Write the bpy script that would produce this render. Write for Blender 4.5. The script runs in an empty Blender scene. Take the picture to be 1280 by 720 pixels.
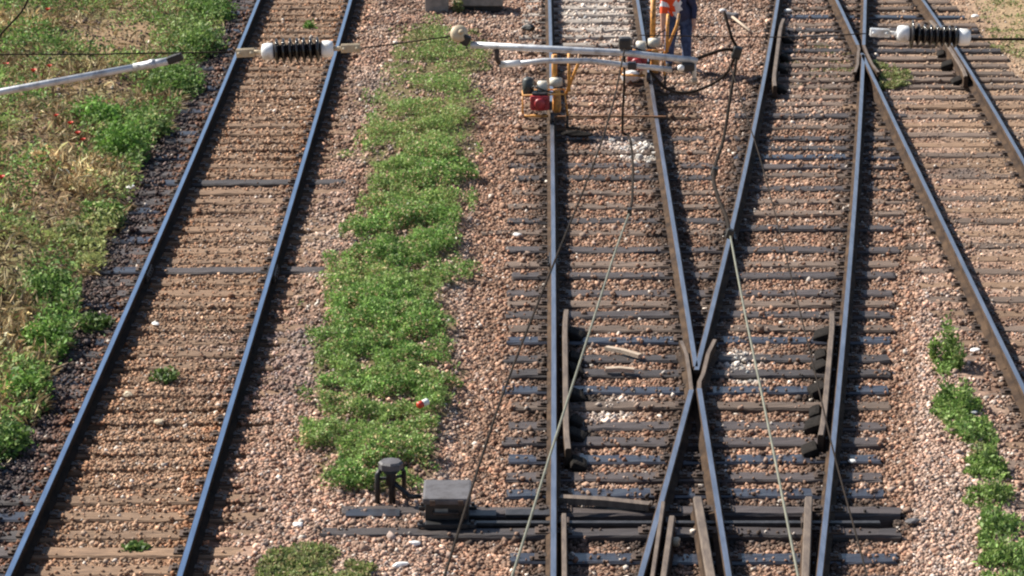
import bpy, bmesh, math, random
import numpy as np
from mathutils import Vector, Matrix

random.seed(7)
RNG = np.random.default_rng(11)
scene = bpy.context.scene
COL = scene.collection
R = math.radians

# ------------------------------------------------------------------ camera model
H, F, PITCH = 10.37, 4310.0, R(15.4)


def G(px, py, z=0.0):
    """Point at height z seen at photo pixel (1280 x 720)."""
    u, v = (px - 640.0) / F, (360.0 - py) / F
    dx, dy, dz = u, math.cos(PITCH) + v * math.sin(PITCH), -math.sin(PITCH) + v * math.cos(PITCH)
    k = (z - H) / dz
    return Vector((dx * k, dy * k, z))


def P(px, py, Y):
    """Point in the vertical plane at distance Y."""
    u, v = (px - 640.0) / F, (360.0 - py) / F
    dx, dy, dz = u, math.cos(PITCH) + v * math.sin(PITCH), -math.sin(PITCH) + v * math.cos(PITCH)
    k = Y / dy
    return Vector((dx * k, Y, H + dz * k))


# ------------------------------------------------------------------ noise
class Noise2:
    def __init__(self, seed):
        self.t = np.random.default_rng(seed).random((256, 256))

    def __call__(self, x, y, s=1.0):
        x = np.asarray(x, float) / s + 500.0
        y = np.asarray(y, float) / s + 500.0
        xi, yi = np.floor(x).astype(int), np.floor(y).astype(int)
        fx, fy = x - xi, y - yi
        fx, fy = fx * fx * (3 - 2 * fx), fy * fy * (3 - 2 * fy)
        t = self.t
        a, b = t[xi % 256, yi % 256], t[(xi + 1) % 256, yi % 256]
        c, d = t[xi % 256, (yi + 1) % 256], t[(xi + 1) % 256, (yi + 1) % 256]
        return (a * (1 - fx) + b * fx) * (1 - fy) + (c * (1 - fx) + d * fx) * fy


N1, N2, N3, N4 = Noise2(1), Noise2(2), Noise2(3), Noise2(4)


def fbm(n, x, y, s):
    return (n(x, y, s) * 0.55 + n(x + 7.3, y + 3.1, s / 2.1) * 0.3 + n(x - 4.7, y + 9.2, s / 4.3) * 0.15)


def sstep(a, b, x):
    t = np.clip((np.asarray(x, float) - a) / (b - a), 0, 1)
    return t * t * (3 - 2 * t)


# ------------------------------------------------------------------ materials
def nodes_of(m):
    m.use_nodes = True
    nt = m.node_tree
    return nt, nt.nodes.get('Principled BSDF')


def mat(name, c1, c2=None, rough=0.7, metal=0.0, scale=8.0, stretch=(1, 1, 1), bump=0.0, bscale=40.0, rnd=0.0,
        spec=0.5, coords='Object', lo=0.35, hi=0.65, rough2=None):
    m = bpy.data.materials.new(name)
    nt, b = nodes_of(m)
    L = nt.links
    c2 = c2 or tuple(x * 0.6 for x in c1)
    tc = nt.nodes.new('ShaderNodeTexCoord')
    mp = nt.nodes.new('ShaderNodeMapping')
    mp.inputs['Scale'].default_value = stretch
    L.new(tc.outputs[coords], mp.inputs['Vector'])
    nz = nt.nodes.new('ShaderNodeTexNoise')
    nz.inputs['Scale'].default_value = scale
    nz.inputs['Detail'].default_value = 5
    nz.inputs['Roughness'].default_value = 0.62
    L.new(mp.outputs['Vector'], nz.inputs['Vector'])
    cr = nt.nodes.new('ShaderNodeValToRGB')
    cr.color_ramp.elements[0].position, cr.color_ramp.elements[1].position = lo, hi
    cr.color_ramp.elements[0].color = (*c2, 1)
    cr.color_ramp.elements[1].color = (*c1, 1)
    L.new(nz.outputs['Fac'], cr.inputs['Fac'])
    out = cr.outputs['Color']
    if rnd:
        oi = nt.nodes.new('ShaderNodeObjectInfo')
        mr = nt.nodes.new('ShaderNodeMapRange')
        mr.inputs['To Min'].default_value, mr.inputs['To Max'].default_value = 1 - rnd, 1 + rnd
        L.new(oi.outputs['Random'], mr.inputs['Value'])
        vm = nt.nodes.new('ShaderNodeVectorMath')
        vm.operation = 'SCALE'
        L.new(out, vm.inputs[0])
        L.new(mr.outputs['Result'], vm.inputs['Scale'])
        out = vm.outputs['Vector']
    L.new(out, b.inputs['Base Color'])
    b.inputs['Roughness'].default_value = rough
    if rough2 is not None:
        mr2 = nt.nodes.new('ShaderNodeMapRange')
        mr2.inputs['To Min'].default_value, mr2.inputs['To Max'].default_value = rough, rough2
        L.new(nz.outputs['Fac'], mr2.inputs['Value'])
        L.new(mr2.outputs['Result'], b.inputs['Roughness'])
    b.inputs['Metallic'].default_value = metal
    b.inputs['Specular IOR Level'].default_value = spec
    if bump:
        n2 = nt.nodes.new('ShaderNodeTexNoise')
        n2.inputs['Scale'].default_value = bscale
        n2.inputs['Detail'].default_value = 4
        L.new(mp.outputs['Vector'], n2.inputs['Vector'])
        bp = nt.nodes.new('ShaderNodeBump')
        bp.inputs['Strength'].default_value = bump
        bp.inputs['Distance'].default_value = 0.02
        L.new(n2.outputs['Fac'], bp.inputs['Height'])
        L.new(bp.outputs['Normal'], b.inputs['Normal'])
    return m


def attr_mat(name, rough=0.85, var=0.35, scale=60.0, spec=0.3, bump=0.0, translucent=0.0):
    m = bpy.data.materials.new(name)
    nt, b = nodes_of(m)
    L = nt.links
    at = nt.nodes.new('ShaderNodeAttribute')
    at.attribute_name = 'Col'
    tc = nt.nodes.new('ShaderNodeTexCoord')
    nz = nt.nodes.new('ShaderNodeTexNoise')
    nz.inputs['Scale'].default_value = scale
    nz.inputs['Detail'].default_value = 3
    L.new(tc.outputs['Object'], nz.inputs['Vector'])
    mr = nt.nodes.new('ShaderNodeMapRange')
    mr.inputs['From Min'].default_value, mr.inputs['From Max'].default_value = 0.3, 0.7
    mr.inputs['To Min'].default_value, mr.inputs['To Max'].default_value = 1 - var, 1 + var
    L.new(nz.outputs['Fac'], mr.inputs['Value'])
    vm = nt.nodes.new('ShaderNodeVectorMath')
    vm.operation = 'SCALE'
    L.new(at.outputs['Color'], vm.inputs[0])
    L.new(mr.outputs['Result'], vm.inputs['Scale'])
    L.new(vm.outputs['Vector'], b.inputs['Base Color'])
    b.inputs['Roughness'].default_value = rough
    b.inputs['Specular IOR Level'].default_value = spec
    if bump:
        bp = nt.nodes.new('ShaderNodeBump')
        bp.inputs['Strength'].default_value = bump
        bp.inputs['Distance'].default_value = 0.03
        L.new(nz.outputs['Fac'], bp.inputs['Height'])
        L.new(bp.outputs['Normal'], b.inputs['Normal'])
    if translucent:
        tr = nt.nodes.new('ShaderNodeBsdfTranslucent')
        L.new(vm.outputs['Vector'], tr.inputs['Color'])
        mx = nt.nodes.new('ShaderNodeMixShader')
        mx.inputs['Fac'].default_value = translucent
        L.new(b.outputs['BSDF'], mx.inputs[1])
        L.new(tr.outputs['BSDF'], mx.inputs[2])
        L.new(mx.outputs['Shader'], nt.nodes['Material Output'].inputs['Surface'])
    return m


M = {}
M['ground'] = attr_mat('ground_soil', 0.95, 0.4, 14, 0.1, 0.6)
M['stone'] = attr_mat('ballast_stone', 0.85, 0.25, 45, 0.25)
M['leaf'] = attr_mat('leaf', 0.6, 0.25, 9, 0.3, 0, 0.3)
M['straw'] = attr_mat('straw', 0.7, 0.25, 9, 0.3, 0, 0.2)
M['rail_top'] = mat('polished_rail_head', (0.36, 0.385, 0.45), (0.24, 0.26, 0.31), 0.28, 0.9, 6, (3, 0.3, 1), 0.03, 30, 0, rough2=0.42)
M['rail_top_dull'] = mat('dull_rail_head', (0.30, 0.26, 0.25), (0.2, 0.16, 0.14), 0.42, 0.7, 6, (3, 0.3, 1), 0.05, 30, 0, rough2=0.6)
M['rail_blue'] = mat('sky_tinted_worn_rail_head', (0.31, 0.42, 0.58), (0.23, 0.31, 0.44), 0.25, 0.95, 6, (3, 0.3, 1), 0.03, 30, 0, rough2=0.36)  # blue of the reflected sky put into the steel colour
M['rail_side'] = mat('rusty_rail_side', (0.085, 0.055, 0.036), (0.03, 0.021, 0.017), 0.9, 0.0, 5, (1, 0.6, 1), 0.3, 30, spec=0.1)
M['rail_dark'] = mat('shaded_rail_side', (0.035, 0.02, 0.013), (0.014, 0.009, 0.007), 0.9, 0.0, 5, (1, 0.6, 1), 0.3, 30, spec=0.1)  # darker copy of the rusty side, shade painted into its colour
M['rust_bar'] = mat('rusty_orange_bar', (0.24, 0.105, 0.04), (0.11, 0.055, 0.03), 0.8, 0, 9)
M['check'] = mat('worn_check_rail_top', (0.17, 0.128, 0.098), (0.085, 0.062, 0.05), 0.65, 0.15, 6, (3, .5, 1), 0.15, 30)
M['dark_steel'] = mat('oily_black_steel', (0.045, 0.042, 0.045), (0.018, 0.017, 0.018), 0.5, 0.2, 10, (1, 1, 1), 0.2, 50)
M['grease'] = mat('grease_and_shadow_black', (0.022, 0.018, 0.016), (0.01, 0.009, 0.008), 0.9, 0, 20, (1, 1, 1), 0.5, 40, spec=0.1)  # grease on the chairs; also colours the lump used as the machine's shadow
M['plate'] = mat('baseplate_steel', (0.095, 0.06, 0.043), (0.03, 0.022, 0.018), 0.65, 0.2, 14, (1, 1, 1), 0.2, 50, 0.3)
M['t_dark'] = mat('creosoted_timber', (0.058, 0.043, 0.041), (0.03, 0.022, 0.02), 0.5, 0, 5, (0.6, 9, 4), 0.4, 12, 0.35, 0.6, rough2=0.7)
M['t_blue'] = mat('oily_slick_timber', (0.036, 0.036, 0.046), (0.016, 0.015, 0.02), 0.27, 0, 5, (0.6, 7, 4), 0.15, 12, 0.15, 1.0, rough2=0.42)
M['t_grey'] = mat('weathered_timber', (0.17, 0.118, 0.088), (0.07, 0.048, 0.038), 0.85, 0, 5, (0.6, 9, 4), 0.6, 12, 0.25)
M['t_dust'] = mat('dusty_timber', (0.27, 0.168, 0.102), (0.105, 0.063, 0.04), 0.9, 0, 5, (0.7, 8, 4), 0.6, 14, 0.2)
M['t_white'] = mat('lime_dusted_timber', (0.42, 0.37, 0.33), (0.2, 0.165, 0.14), 0.9, 0, 5, (0.7, 6, 4), 0.6, 14, 0.2)
M['galv'] = mat('galvanised_tube', (0.56, 0.58, 0.62), (0.34, 0.34, 0.36), 0.5, 0.4, 14, (1, 1, 1), 0.08, 60, lo=0.36, hi=0.54)
M['cable'] = mat('dark_cable', (0.03, 0.022, 0.018), (0.015, 0.012, 0.01), 0.9, 0.0, 9, spec=0.1)
M['copper'] = mat('weathered_contact_wire', (0.19, 0.19, 0.145), (0.13, 0.13, 0.10), 0.55, 0.3, 9)
M['porcelain'] = mat('brown_black_porcelain', (0.022, 0.019, 0.02), (0.012, 0.01, 0.011), 0.16, 0, 6, spec=0.6)
M['cap'] = mat('pale_cast_cap', (0.78, 0.79, 0.80), (0.42, 0.38, 0.33), 0.6, 0.0, 14, (1, 1, 1), 0.1, 60, lo=0.36, hi=0.52)
M['fitting'] = mat('cream_cast_fitting', (0.55, 0.46, 0.33), (0.4, 0.32, 0.22), 0.6, 0.1, 16)
M['box_lid'] = mat('dark_grey_lid', (0.10, 0.094, 0.10), (0.055, 0.048, 0.048), 0.6, 0, 9, (1, 1, 1), 0.15, 40, lo=.3, hi=.55)
M['black'] = mat('black_iron', (0.02, 0.02, 0.022), (0.01, 0.01, 0.011), 0.5, 0.1, 12, bump=0.1)
M['concrete'] = mat('grey_concrete', (0.31, 0.28, 0.24), (0.2, 0.18, 0.155), 0.9, 0, 9, (1, 1, 1), 0.3, 40)
M['wood_pale'] = mat('bleached_wood', (0.5, 0.40, 0.31), (0.3, 0.23, 0.17), 0.8, 0, 7, (1, 8, 8), 0.3, 20)
M['white'] = mat('white_scrap', (0.85, 0.85, 0.83), (0.6, 0.59, 0.57), 0.7, 0, 14)
M['lime'] = mat('lime_rubble', (0.6, 0.57, 0.53), (0.34, 0.31, 0.28), 0.9, 0, 16, bump=0.4)
M['red_tin'] = mat('red_tin', (0.62, 0.06, 0.03), (0.5, 0.04, 0.02), 0.4, 0, 14)
M['yellow'] = mat('yellow_machine_paint', (0.66, 0.30, 0.065), (0.13, 0.06, 0.025), 0.6, 0, 16, lo=0.34, hi=0.5)
M['red'] = mat('red_engine_paint', (0.42, 0.035, 0.04), (0.26, 0.02, 0.025), 0.45, 0, 9)
M['cream'] = mat('cream_tank', (0.70, 0.66, 0.56), (0.36, 0.31, 0.25), 0.45, 0, 9)
M['filter'] = mat('dark_air_filter', (0.05, 0.06, 0.06), (0.025, 0.03, 0.03), 0.5, 0, 9)
M['skin'] = mat('skin', (0.55, 0.30, 0.21), (0.48, 0.25, 0.17), 0.55, 0, 14)
M['orange'] = mat('orange_cloth', (0.86, 0.10, 0.02), (0.7, 0.07, 0.015), 0.85, 0, 20)
M['band'] = mat('white_cloth', (0.82, 0.82, 0.84), (0.68, 0.68, 0.7), 0.8, 0, 20)
M['navy'] = mat('navy_cloth', (0.035, 0.042, 0.10), (0.02, 0.025, 0.06), 0.9, 0, 14)
M['jeans'] = mat('blue_denim', (0.065, 0.10, 0.20), (0.022, 0.035, 0.085), 0.9, 0, 16)
M['boot'] = mat('boot_leather', (0.04, 0.03, 0.025), (0.02, 0.015, 0.012), 0.6, 0, 16)
M['hair'] = mat('brown_hair', (0.06, 0.035, 0.02), (0.03, 0.018, 0.01), 0.6, 0, 40)
M['petal'] = mat('poppy_petal', (0.75, 0.06, 0.02), (0.6, 0.03, 0.012), 0.6, 0, 20)
M['stem'] = mat('poppy_stem', (0.08, 0.14, 0.03), (0.05, 0.09, 0.02), 0.7, 0, 20)


# ------------------------------------------------------------------ object helpers
def link(o, parent=None):
    COL.objects.link(o)
    if parent:
        o.parent = parent
    return o


def tag(o, label=None, cat=None, group=None, kind=None):
    if label:
        o['label'] = label
    if cat:
        o['category'] = cat
    if group:
        o['group'] = group
    if kind:
        o['kind'] = kind
    return o


def thing(name, label, cat, loc=(0, 0, 0), rz=0.0, group=None):
    o = bpy.data.objects.new(name, None)
    o.empty_display_size = 0.1
    o.location = loc
    o.rotation_euler = (0, 0, rz)
    link(o)
    return tag(o, label, cat, group)


class MB:
    def __init__(self):
        self.v, self.f, self.m, self.s = [], [], [], []

    def add(self, vs, fs, mi=0, smooth=False):
        o = len(self.v)
        self.v += [tuple(v) for v in vs]
        self.f += [tuple(i + o for i in f) for f in fs]
        self.m += [mi] * len(fs)
        self.s += [smooth] * len(fs)
        return self

    def box(self, c, size, rot=None, bevel=0.0, mi=0, taper=1.0):
        bm = bmesh.new()
        bmesh.ops.create_cube(bm, size=1.0)
        for v in bm.verts:
            k = taper if v.co.z > 0 else 1.0
            v.co = Vector((v.co.x * size[0] * k, v.co.y * size[1] * k, v.co.z * size[2]))
        if bevel:
            bmesh.ops.bevel(bm, geom=bm.edges[:], offset=bevel, segments=2, profile=0.6, affect='EDGES')
        rot = rot or Matrix.Identity(3)
        bm.verts.ensure_lookup_table()
        vs = [rot @ v.co + Vector(c) for v in bm.verts]
        fs = [[v.index for v in f.verts] for f in bm.faces]
        bm.free()
        return self.add(vs, fs, mi)

    def tube(self, pts, r, n=8, mi=0, caps=True):
        pts = [Vector(p) for p in pts]
        rr = r if isinstance(r, (list, tuple)) else [r] * len(pts)
        vs, fs = [], []
        up = None
        for i, p in enumerate(pts):
            d = (pts[min(i + 1, len(pts) - 1)] - pts[max(i - 1, 0)]).normalized()
            if up is None:
                up = Vector((0, 0, 1)) if abs(d.z) < 0.9 else Vector((1, 0, 0))
            a = d.cross(up).normalized()
            up = a.cross(d).normalized()
            for k in range(n):
                t = 2 * math.pi * k / n
                vs.append(p + (a * math.cos(t) + up * math.sin(t)) * rr[i])
        for i in range(len(pts) - 1):
            for k in range(n):
                k2 = (k + 1) % n
                fs.append((i * n + k, i * n + k2, (i + 1) * n + k2, (i + 1) * n + k))
        self.add(vs, fs, mi, True)
        if caps:
            o = len(self.v) - len(vs)
            self.f += [tuple(o + k for k in reversed(range(n))), tuple(o + (len(pts) - 1) * n + k for k in range(n))]
            self.m += [mi, mi]
            self.s += [False, False]
        return self

    def lathe(self, prof, base, axis, n=20, mi=0):
        """prof: [(r, h)] along the axis."""
        axis = Vector(axis).normalized()
        a = axis.orthogonal().normalized()
        b = axis.cross(a)
        vs, fs = [], []
        for r, h in prof:
            for k in range(n):
                t = 2 * math.pi * k / n
                vs.append(Vector(base) + axis * h + (a * math.cos(t) + b * math.sin(t)) * max(r, 1e-4))
        for i in range(len(prof) - 1):
            for k in range(n):
                k2 = (k + 1) % n
                fs.append((i * n + k, i * n + k2, (i + 1) * n + k2, (i + 1) * n + k))
        fs.append(tuple(reversed(range(n))))
        fs.append(tuple((len(prof) - 1) * n + k for k in range(n)))
        return self.add(vs, fs, mi, True)

    def flat(self):
        self.s = [False] * len(self.s)
        return self

    def sweep(self, prof, path, mis):
        """prof: [(across, z)] swept along a roughly +Y path; mis: material per profile edge."""
        n = len(prof)
        vs, fs, fm = [], [], []
        for i, p in enumerate(path):
            d = (path[min(i + 1, len(path) - 1)] - path[max(i - 1, 0)])
            d.z = 0
            d.normalize()
            a = Vector((d.y, -d.x, 0))
            for (x, z) in prof:
                vs.append(p + a * x + Vector((0, 0, z)))
        for i in range(len(path) - 1):
            for k in range(n):
                k2 = (k + 1) % n
                fs.append((i * n + k, i * n + k2, (i + 1) * n + k2, (i + 1) * n + k))
                fm.append(mis[k])
        fs.append(tuple(reversed(range(n))))
        fm.append(mis[-1])
        fs.append(tuple((len(path) - 1) * n + k for k in range(n)))
        fm.append(mis[-1])
        o = len(self.v)
        self.v += [tuple(v) for v in vs]
        self.f += [tuple(j + o for j in f) for f in fs]
        self.m += fm
        self.s += [False] * len(fs)
        return self

    def build(self, name, mats, parent=None, loc=None):
        if not isinstance(mats, (list, tuple)):
            mats = [mats]
        me = bpy.data.meshes.new(name)
        vs = self.v
        if loc is not None:
            vs = [(v[0] - loc[0], v[1] - loc[1], v[2] - loc[2]) for v in vs]
        me.from_pydata(vs, [], self.f)
        for m in mats:
            me.materials.append(m)
        me.polygons.foreach_set('material_index', self.m)
        me.polygons.foreach_set('use_smooth', self.s)
        bm = bmesh.new()
        bm.from_mesh(me)
        bmesh.ops.recalc_face_normals(bm, faces=bm.faces)
        bm.to_mesh(me)
        bm.free()
        o = bpy.data.objects.new(name, me)
        if loc is not None:
            o.location = loc
        return link(o, parent)


def np_mesh(name, V, Fc, colors, material, smooth=False):
    """V (n,3), Fc (m,k) equal-size faces, colors (n,3) per vertex."""
    me = bpy.data.meshes.new(name)
    n, m, k = len(V), len(Fc), Fc.shape[1]
    me.vertices.add(n)
    me.vertices.foreach_set('co', V.astype(np.float32).ravel())
    me.loops.add(m * k)
    me.loops.foreach_set('vertex_index', Fc.astype(np.int32).ravel())
    me.polygons.add(m)
    me.polygons.foreach_set('loop_start', np.arange(0, m * k, k, dtype=np.int32))
    me.polygons.foreach_set('loop_total', np.full(m, k, dtype=np.int32))
    me.update(calc_edges=True)
    if smooth:
        me.polygons.foreach_set('use_smooth', np.ones(m, dtype=bool))
    at = me.attributes.new('Col', 'FLOAT_COLOR', 'POINT')
    c4 = np.ones((n, 4), dtype=np.float32)
    c4[:, :3] = np.clip(colors, 0.004, 0.95)
    at.data.foreach_set('color', c4.ravel())
    me.materials.append(material)
    o = bpy.data.objects.new(name, me)
    return link(o)


# ------------------------------------------------------------------ track geometry (rail-head centre lines, z = 0 at the rail head)
class Line:
    def __init__(self, pix, deg=2):
        g = [G(*p) for p in pix]
        self.Y = np.array([p.y for p in g])
        X = np.array([p.x for p in g])
        self.c = np.polyfit(self.Y, X, deg)

    def x(self, Y):
        return np.polyval(self.c, Y)

    def path(self, y0, y1, step=0.8):
        n = max(2, int(abs(y1 - y0) / step))
        return [Vector((float(self.x(y)), y, 0)) for y in np.linspace(y0, y1, n)]


R1 = Line([(323, 0), (317, 15), (250, 177), (171, 358), (90, 538), (11, 719)])
R2 = Line([(438, 0), (387, 177), (332, 357), (280, 538), (225, 717)])
R3 = Line([(687, 0), (689, 90), (690, 180), (692, 360), (693, 540), (691, 720)])
R4 = Line([(800, 20), (823, 160), (852, 355), (868, 445), (884, 540), (910, 717)])
R5 = Line([(970, 0), (960, 107), (938, 178), (912, 280), (895, 357), (872, 460), (851, 538), (803, 717)])
R6 = Line([(1081, 0), (1080, 50), (1077, 125), (1074, 180), (1059, 357), (1042, 537), (1026, 717)])
R7 = Line([(1045, 0), (1074, 57), (1085, 82), (1132, 179), (1165, 255), (1217, 357), (1255, 435), (1280, 485)])
R8 = Line([(1154, 0), (1182, 42), (1220, 100), (1266, 177), (1280, 203)])


def ypix(py, z=0.0):
    return G(640, py, z).y


YB, YT = 22.0, 66.0
RH, SLZ = 0.16, -0.175          # rail height; sleeper top
PROF = [(-0.07, -RH), (0.07, -RH), (0.07, -RH + 0.012), (0.012, -RH + 0.035), (0.012, -0.048), (0.033, -0.036),
        (0.033, -0.008), (0.024, 0.0), (-0.024, 0.0), (-0.033, -0.008), (-0.033, -0.036), (-0.012, -0.048),
        (-0.012, -RH + 0.035), (-0.07, -RH + 0.012)]
PM = [1, 1, 1, 1, 1, 1, 1, 0, 1, 1, 1, 1, 1, 1]


def rail(label, path, top='rail_top', joints=(), name='rail', cat='rail', group=None, flare=None, side='rail_side'):
    base = path[0].copy()
    base.z = -RH
    mb = MB().sweep(PROF, path, PM)
    if flare:
        mb.sweep([(a * 0.8, z) for a, z in PROF], flare, [1 if k != 7 else 2 for k in range(14)])
    o = mb.build(name, [M[top], M[side], M['check']], loc=base)
    tag(o, label, cat, group)
    for (x, y) in joints:
        j = MB()
        for s in (-1, 1):
            j.box((x + s * 0.034, y, -0.085), (0.03, 0.5, 0.09), bevel=0.006)
            for k in (-0.18, -0.06, 0.06, 0.18):
                j.box((x + s * 0.055, y + k, -0.085), (0.03, 0.035, 0.035), bevel=0.006)
        p = j.build('fishplate', M['dark_steel'], loc=base)
        p.parent = o
        p.location = (0, 0, 0)
    return o


yn1 = ypix(458)       # nose of the nearer crossing
yw1 = ypix(487)       # knuckle of its wing rails
yn2 = ypix(68)        # nose of the farther crossing
yk2 = ypix(56)
RG = 'running rails of the tracks'
rail('blue-shining outer rail of the left track, nearest the overgrown bank', R1.path(YB, YT), 'rail_blue', group=RG, side='rail_dark',
     joints=[(float(R1.x(ypix(338))), ypix(333))])
rail('blue-shining rail of the left track beside the bare ballast and green strip', R2.path(YB, YT), 'rail_blue', group=RG, side='rail_dark',
     joints=[(float(R2.x(ypix(333))), ypix(333))])
rail('straight rail passing the point machine and the nearer yellow machine', R3.path(YB, YT), group=RG,
     joints=[(float(R3.x(ypix(318))), ypix(318))])
rail('rail from the worker\'s feet down to the nose of the nearer crossing', R4.path(yn1, YT), group=RG)
p = R5.path(yn1 - 0.12, YT)
rail('slanting rail meeting the nearer crossing nose from its right', p, group=RG,
     joints=[(float(R5.x(ypix(288))), ypix(288))])
rail('long rail right of the nearer crossing, ending below the farther crossing nose', R6.path(YB, yn2), group=RG)
rail('diagonal rail from the farther crossing nose to the right picture edge', R7.path(YB + 4, yn2 + 0.1), group=RG)
rail('outermost diagonal rail under the right-hand insulator', R8.path(YB + 12, YT), group=RG)


def wing(line, y_far, y_knee, side, dirn, length, other):
    """-> (running part up to the knuckle, flared end lying beside the crossing nose)."""
    main = line.path(y_far, y_knee, 0.5)
    kx, ky = main[-1].x, main[-1].y
    fl = [Vector((kx, ky, -0.003))]
    for k in range(1, 8):
        y = ky + dirn * length * k / 7
        t = min(1.0, k / 2.0)
        off = 0.078 + 0.035 * max(0, (k - 5)) / 2
        fl.append(Vector((kx * (1 - t) + (float(other.x(y)) + side * off) * t, y, -0.003)))
    if main[0].y > main[-1].y:
        main = main[::-1]
    if fl[0].y > fl[-1].y:
        fl = fl[::-1]
    return main, fl


WG_ = 'wing rails of the crossings'
w, f = wing(R5, YB, yw1, -1, 1, 1.8, R4)
rail('wing rail bending at the nearer crossing down toward the lower left', w, group=WG_, flare=f)
w, f = wing(R4, YB, yw1 + 0.05, 1, 1, 1.8, R5)
rail('wing rail bending at the nearer crossing down toward the lower right', w, group=WG_, flare=f)
w, f = wing(R7, YT, yk2, -1, -1, 2.0, R6)
rail('wing rail from the top edge bending left of the farther crossing nose', w, group=WG_, flare=f)
w, f = wing(R6, YT, yk2, 1, -1, 2.0, R7)
rail('wing rail from the top edge bending right of the farther crossing nose', w, group=WG_, flare=f)

CPROF = [(-0.045, -RH), (0.045, -RH), (0.03, -RH + 0.03), (0.03, -0.012), (0.022, 0.012), (-0.022, 0.012), (-0.03, -0.012), (-0.03, -RH + 0.03)]
CM = [1, 1, 1, 0, 0, 0, 1, 1]


def check_rail(label, pts, width=1.0, flare=0, name='check_rail', cat='check rail', blocks=0, dz=0.0):
    """pts: world points far -> near; flare bends both ends away."""
    pts = [Vector(p) for p in pts]
    if len(pts) == 2:
        a, b = pts
        pts = [a.lerp(b, t) for t in np.linspace(0, 1, 12)]
    n = len(pts)
    out = []
    for i, p in enumerate(pts):
        t = i / (n - 1)
        e = max(0, 0.12 - t) / 0.12 + max(0, t - 0.88) / 0.12
        out.append(Vector((p.x + flare * e, p.y, dz)))
    if out[0].y > out[-1].y:
        out = out[::-1]
    base = out[0].copy()
    base.z = -RH
    o = MB().sweep([(x * width, z) for x, z in CPROF], out, CM).build(name, [M['check'], M['rail_side']], loc=base)
    tag(o, label, cat, 'check rails and blades')
    sgn = 1 if flare > 0 else -1
    for k in range(blocks):
        q = out[int((k + 0.5) / blocks * (n - 1))]
        j = MB().box((q.x + sgn * 0.10, q.y, -0.15), (0.17 + 0.04 * math.sin(k * 2.3), 0.30, 0.10), Matrix.Rotation(sgn * 0.4, 3, 'Y') @ Matrix.Rotation(0.2 * math.sin(k * 5), 3, 'Z'), bevel=0.045)
        c = j.build('chair', M['grease'], loc=base)
        c.parent = o
        c.location = (0, 0, 0)
    return o


check_rail('brown check rail with oily chairs inside the straight rail', [G(706, 388), G(708, 562)], 1.0, 0.018, blocks=7)
check_rail('brown check rail with oily chairs left of the right-hand rail', [G(1042, 390), G(1028, 545)], 1.0, -0.018, blocks=7)
check_rail('short check rail beside the upper slanting rail near the top edge', [G(977, 24), G(966, 108)], 1.0, 0.03, blocks=4)
check_rail('short check rail inside the outermost diagonal rail under the insulator', [G(1166, 26), G(1210, 96)], 1.0, -0.03, blocks=4)
check_rail('thin blade end beside the straight rail at the bottom edge', [G(705, 643), G(706, 745)], 0.8, 0, 'switch_blade', 'blade')
check_rail('thin blade hugging the lower left wing rail near the bottom edge', [G(829, 628), G(812, 745)], 0.7, 0, 'switch_blade', 'blade')
check_rail('narrow blade between the two lower wing rails, its tip rusty', [G(840, 646), G(826, 745)], 0.95, 0, 'switch_blade', 'blade')
check_rail('broad brown blade beside the lower right wing rail', [G(872, 622), G(893, 745)], 1.45, 0, 'switch_blade', 'blade')
check_rail('broad brown blade left of the right-hand rail at the bottom edge', [G(1011, 622), G(1006, 745)], 1.25, 0, 'switch_blade', 'blade')

# ------------------------------------------------------------------ sleepers
SLEEPERS = []           # (cx, cy, halflen, halfwid, rz, ztop, cover)
ORD = ['first', 'second', 'third', 'fourth', 'fifth', 'sixth', 'seventh', 'eighth', 'ninth', 'tenth', 'eleventh', 'twelfth',
       'thirteenth', 'fourteenth', 'fifteenth', 'sixteenth', 'seventeenth', 'eighteenth', 'nineteenth', 'twentieth',
       'twenty-first', 'twenty-second', 'twenty-third', 'twenty-fourth', 'twenty-fifth', 'twenty-sixth', 'twenty-seventh', 'twenty-eighth', 'twenty-ninth', 'thirtieth']
PLATE = None


def plate_mesh():
    global PLATE
    if PLATE is None:
        mb = MB().box((0, 0, 0.0075), (0.34, 0.17, 0.015), bevel=0.004)
        for sx in (-1, 1):
            for sy in (-1, 1):
                mb.box((sx * 0.115, sy * 0.045, 0.026), (0.045, 0.045, 0.03), bevel=0.008)
            mb.box((sx * 0.085, 0, 0.022), (0.05, 0.10, 0.02), bevel=0.006)
        o = mb.build('baseplate', M['plate'])
        PLATE = o.data
        bpy.data.objects.remove(o)
    return PLATE


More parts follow.
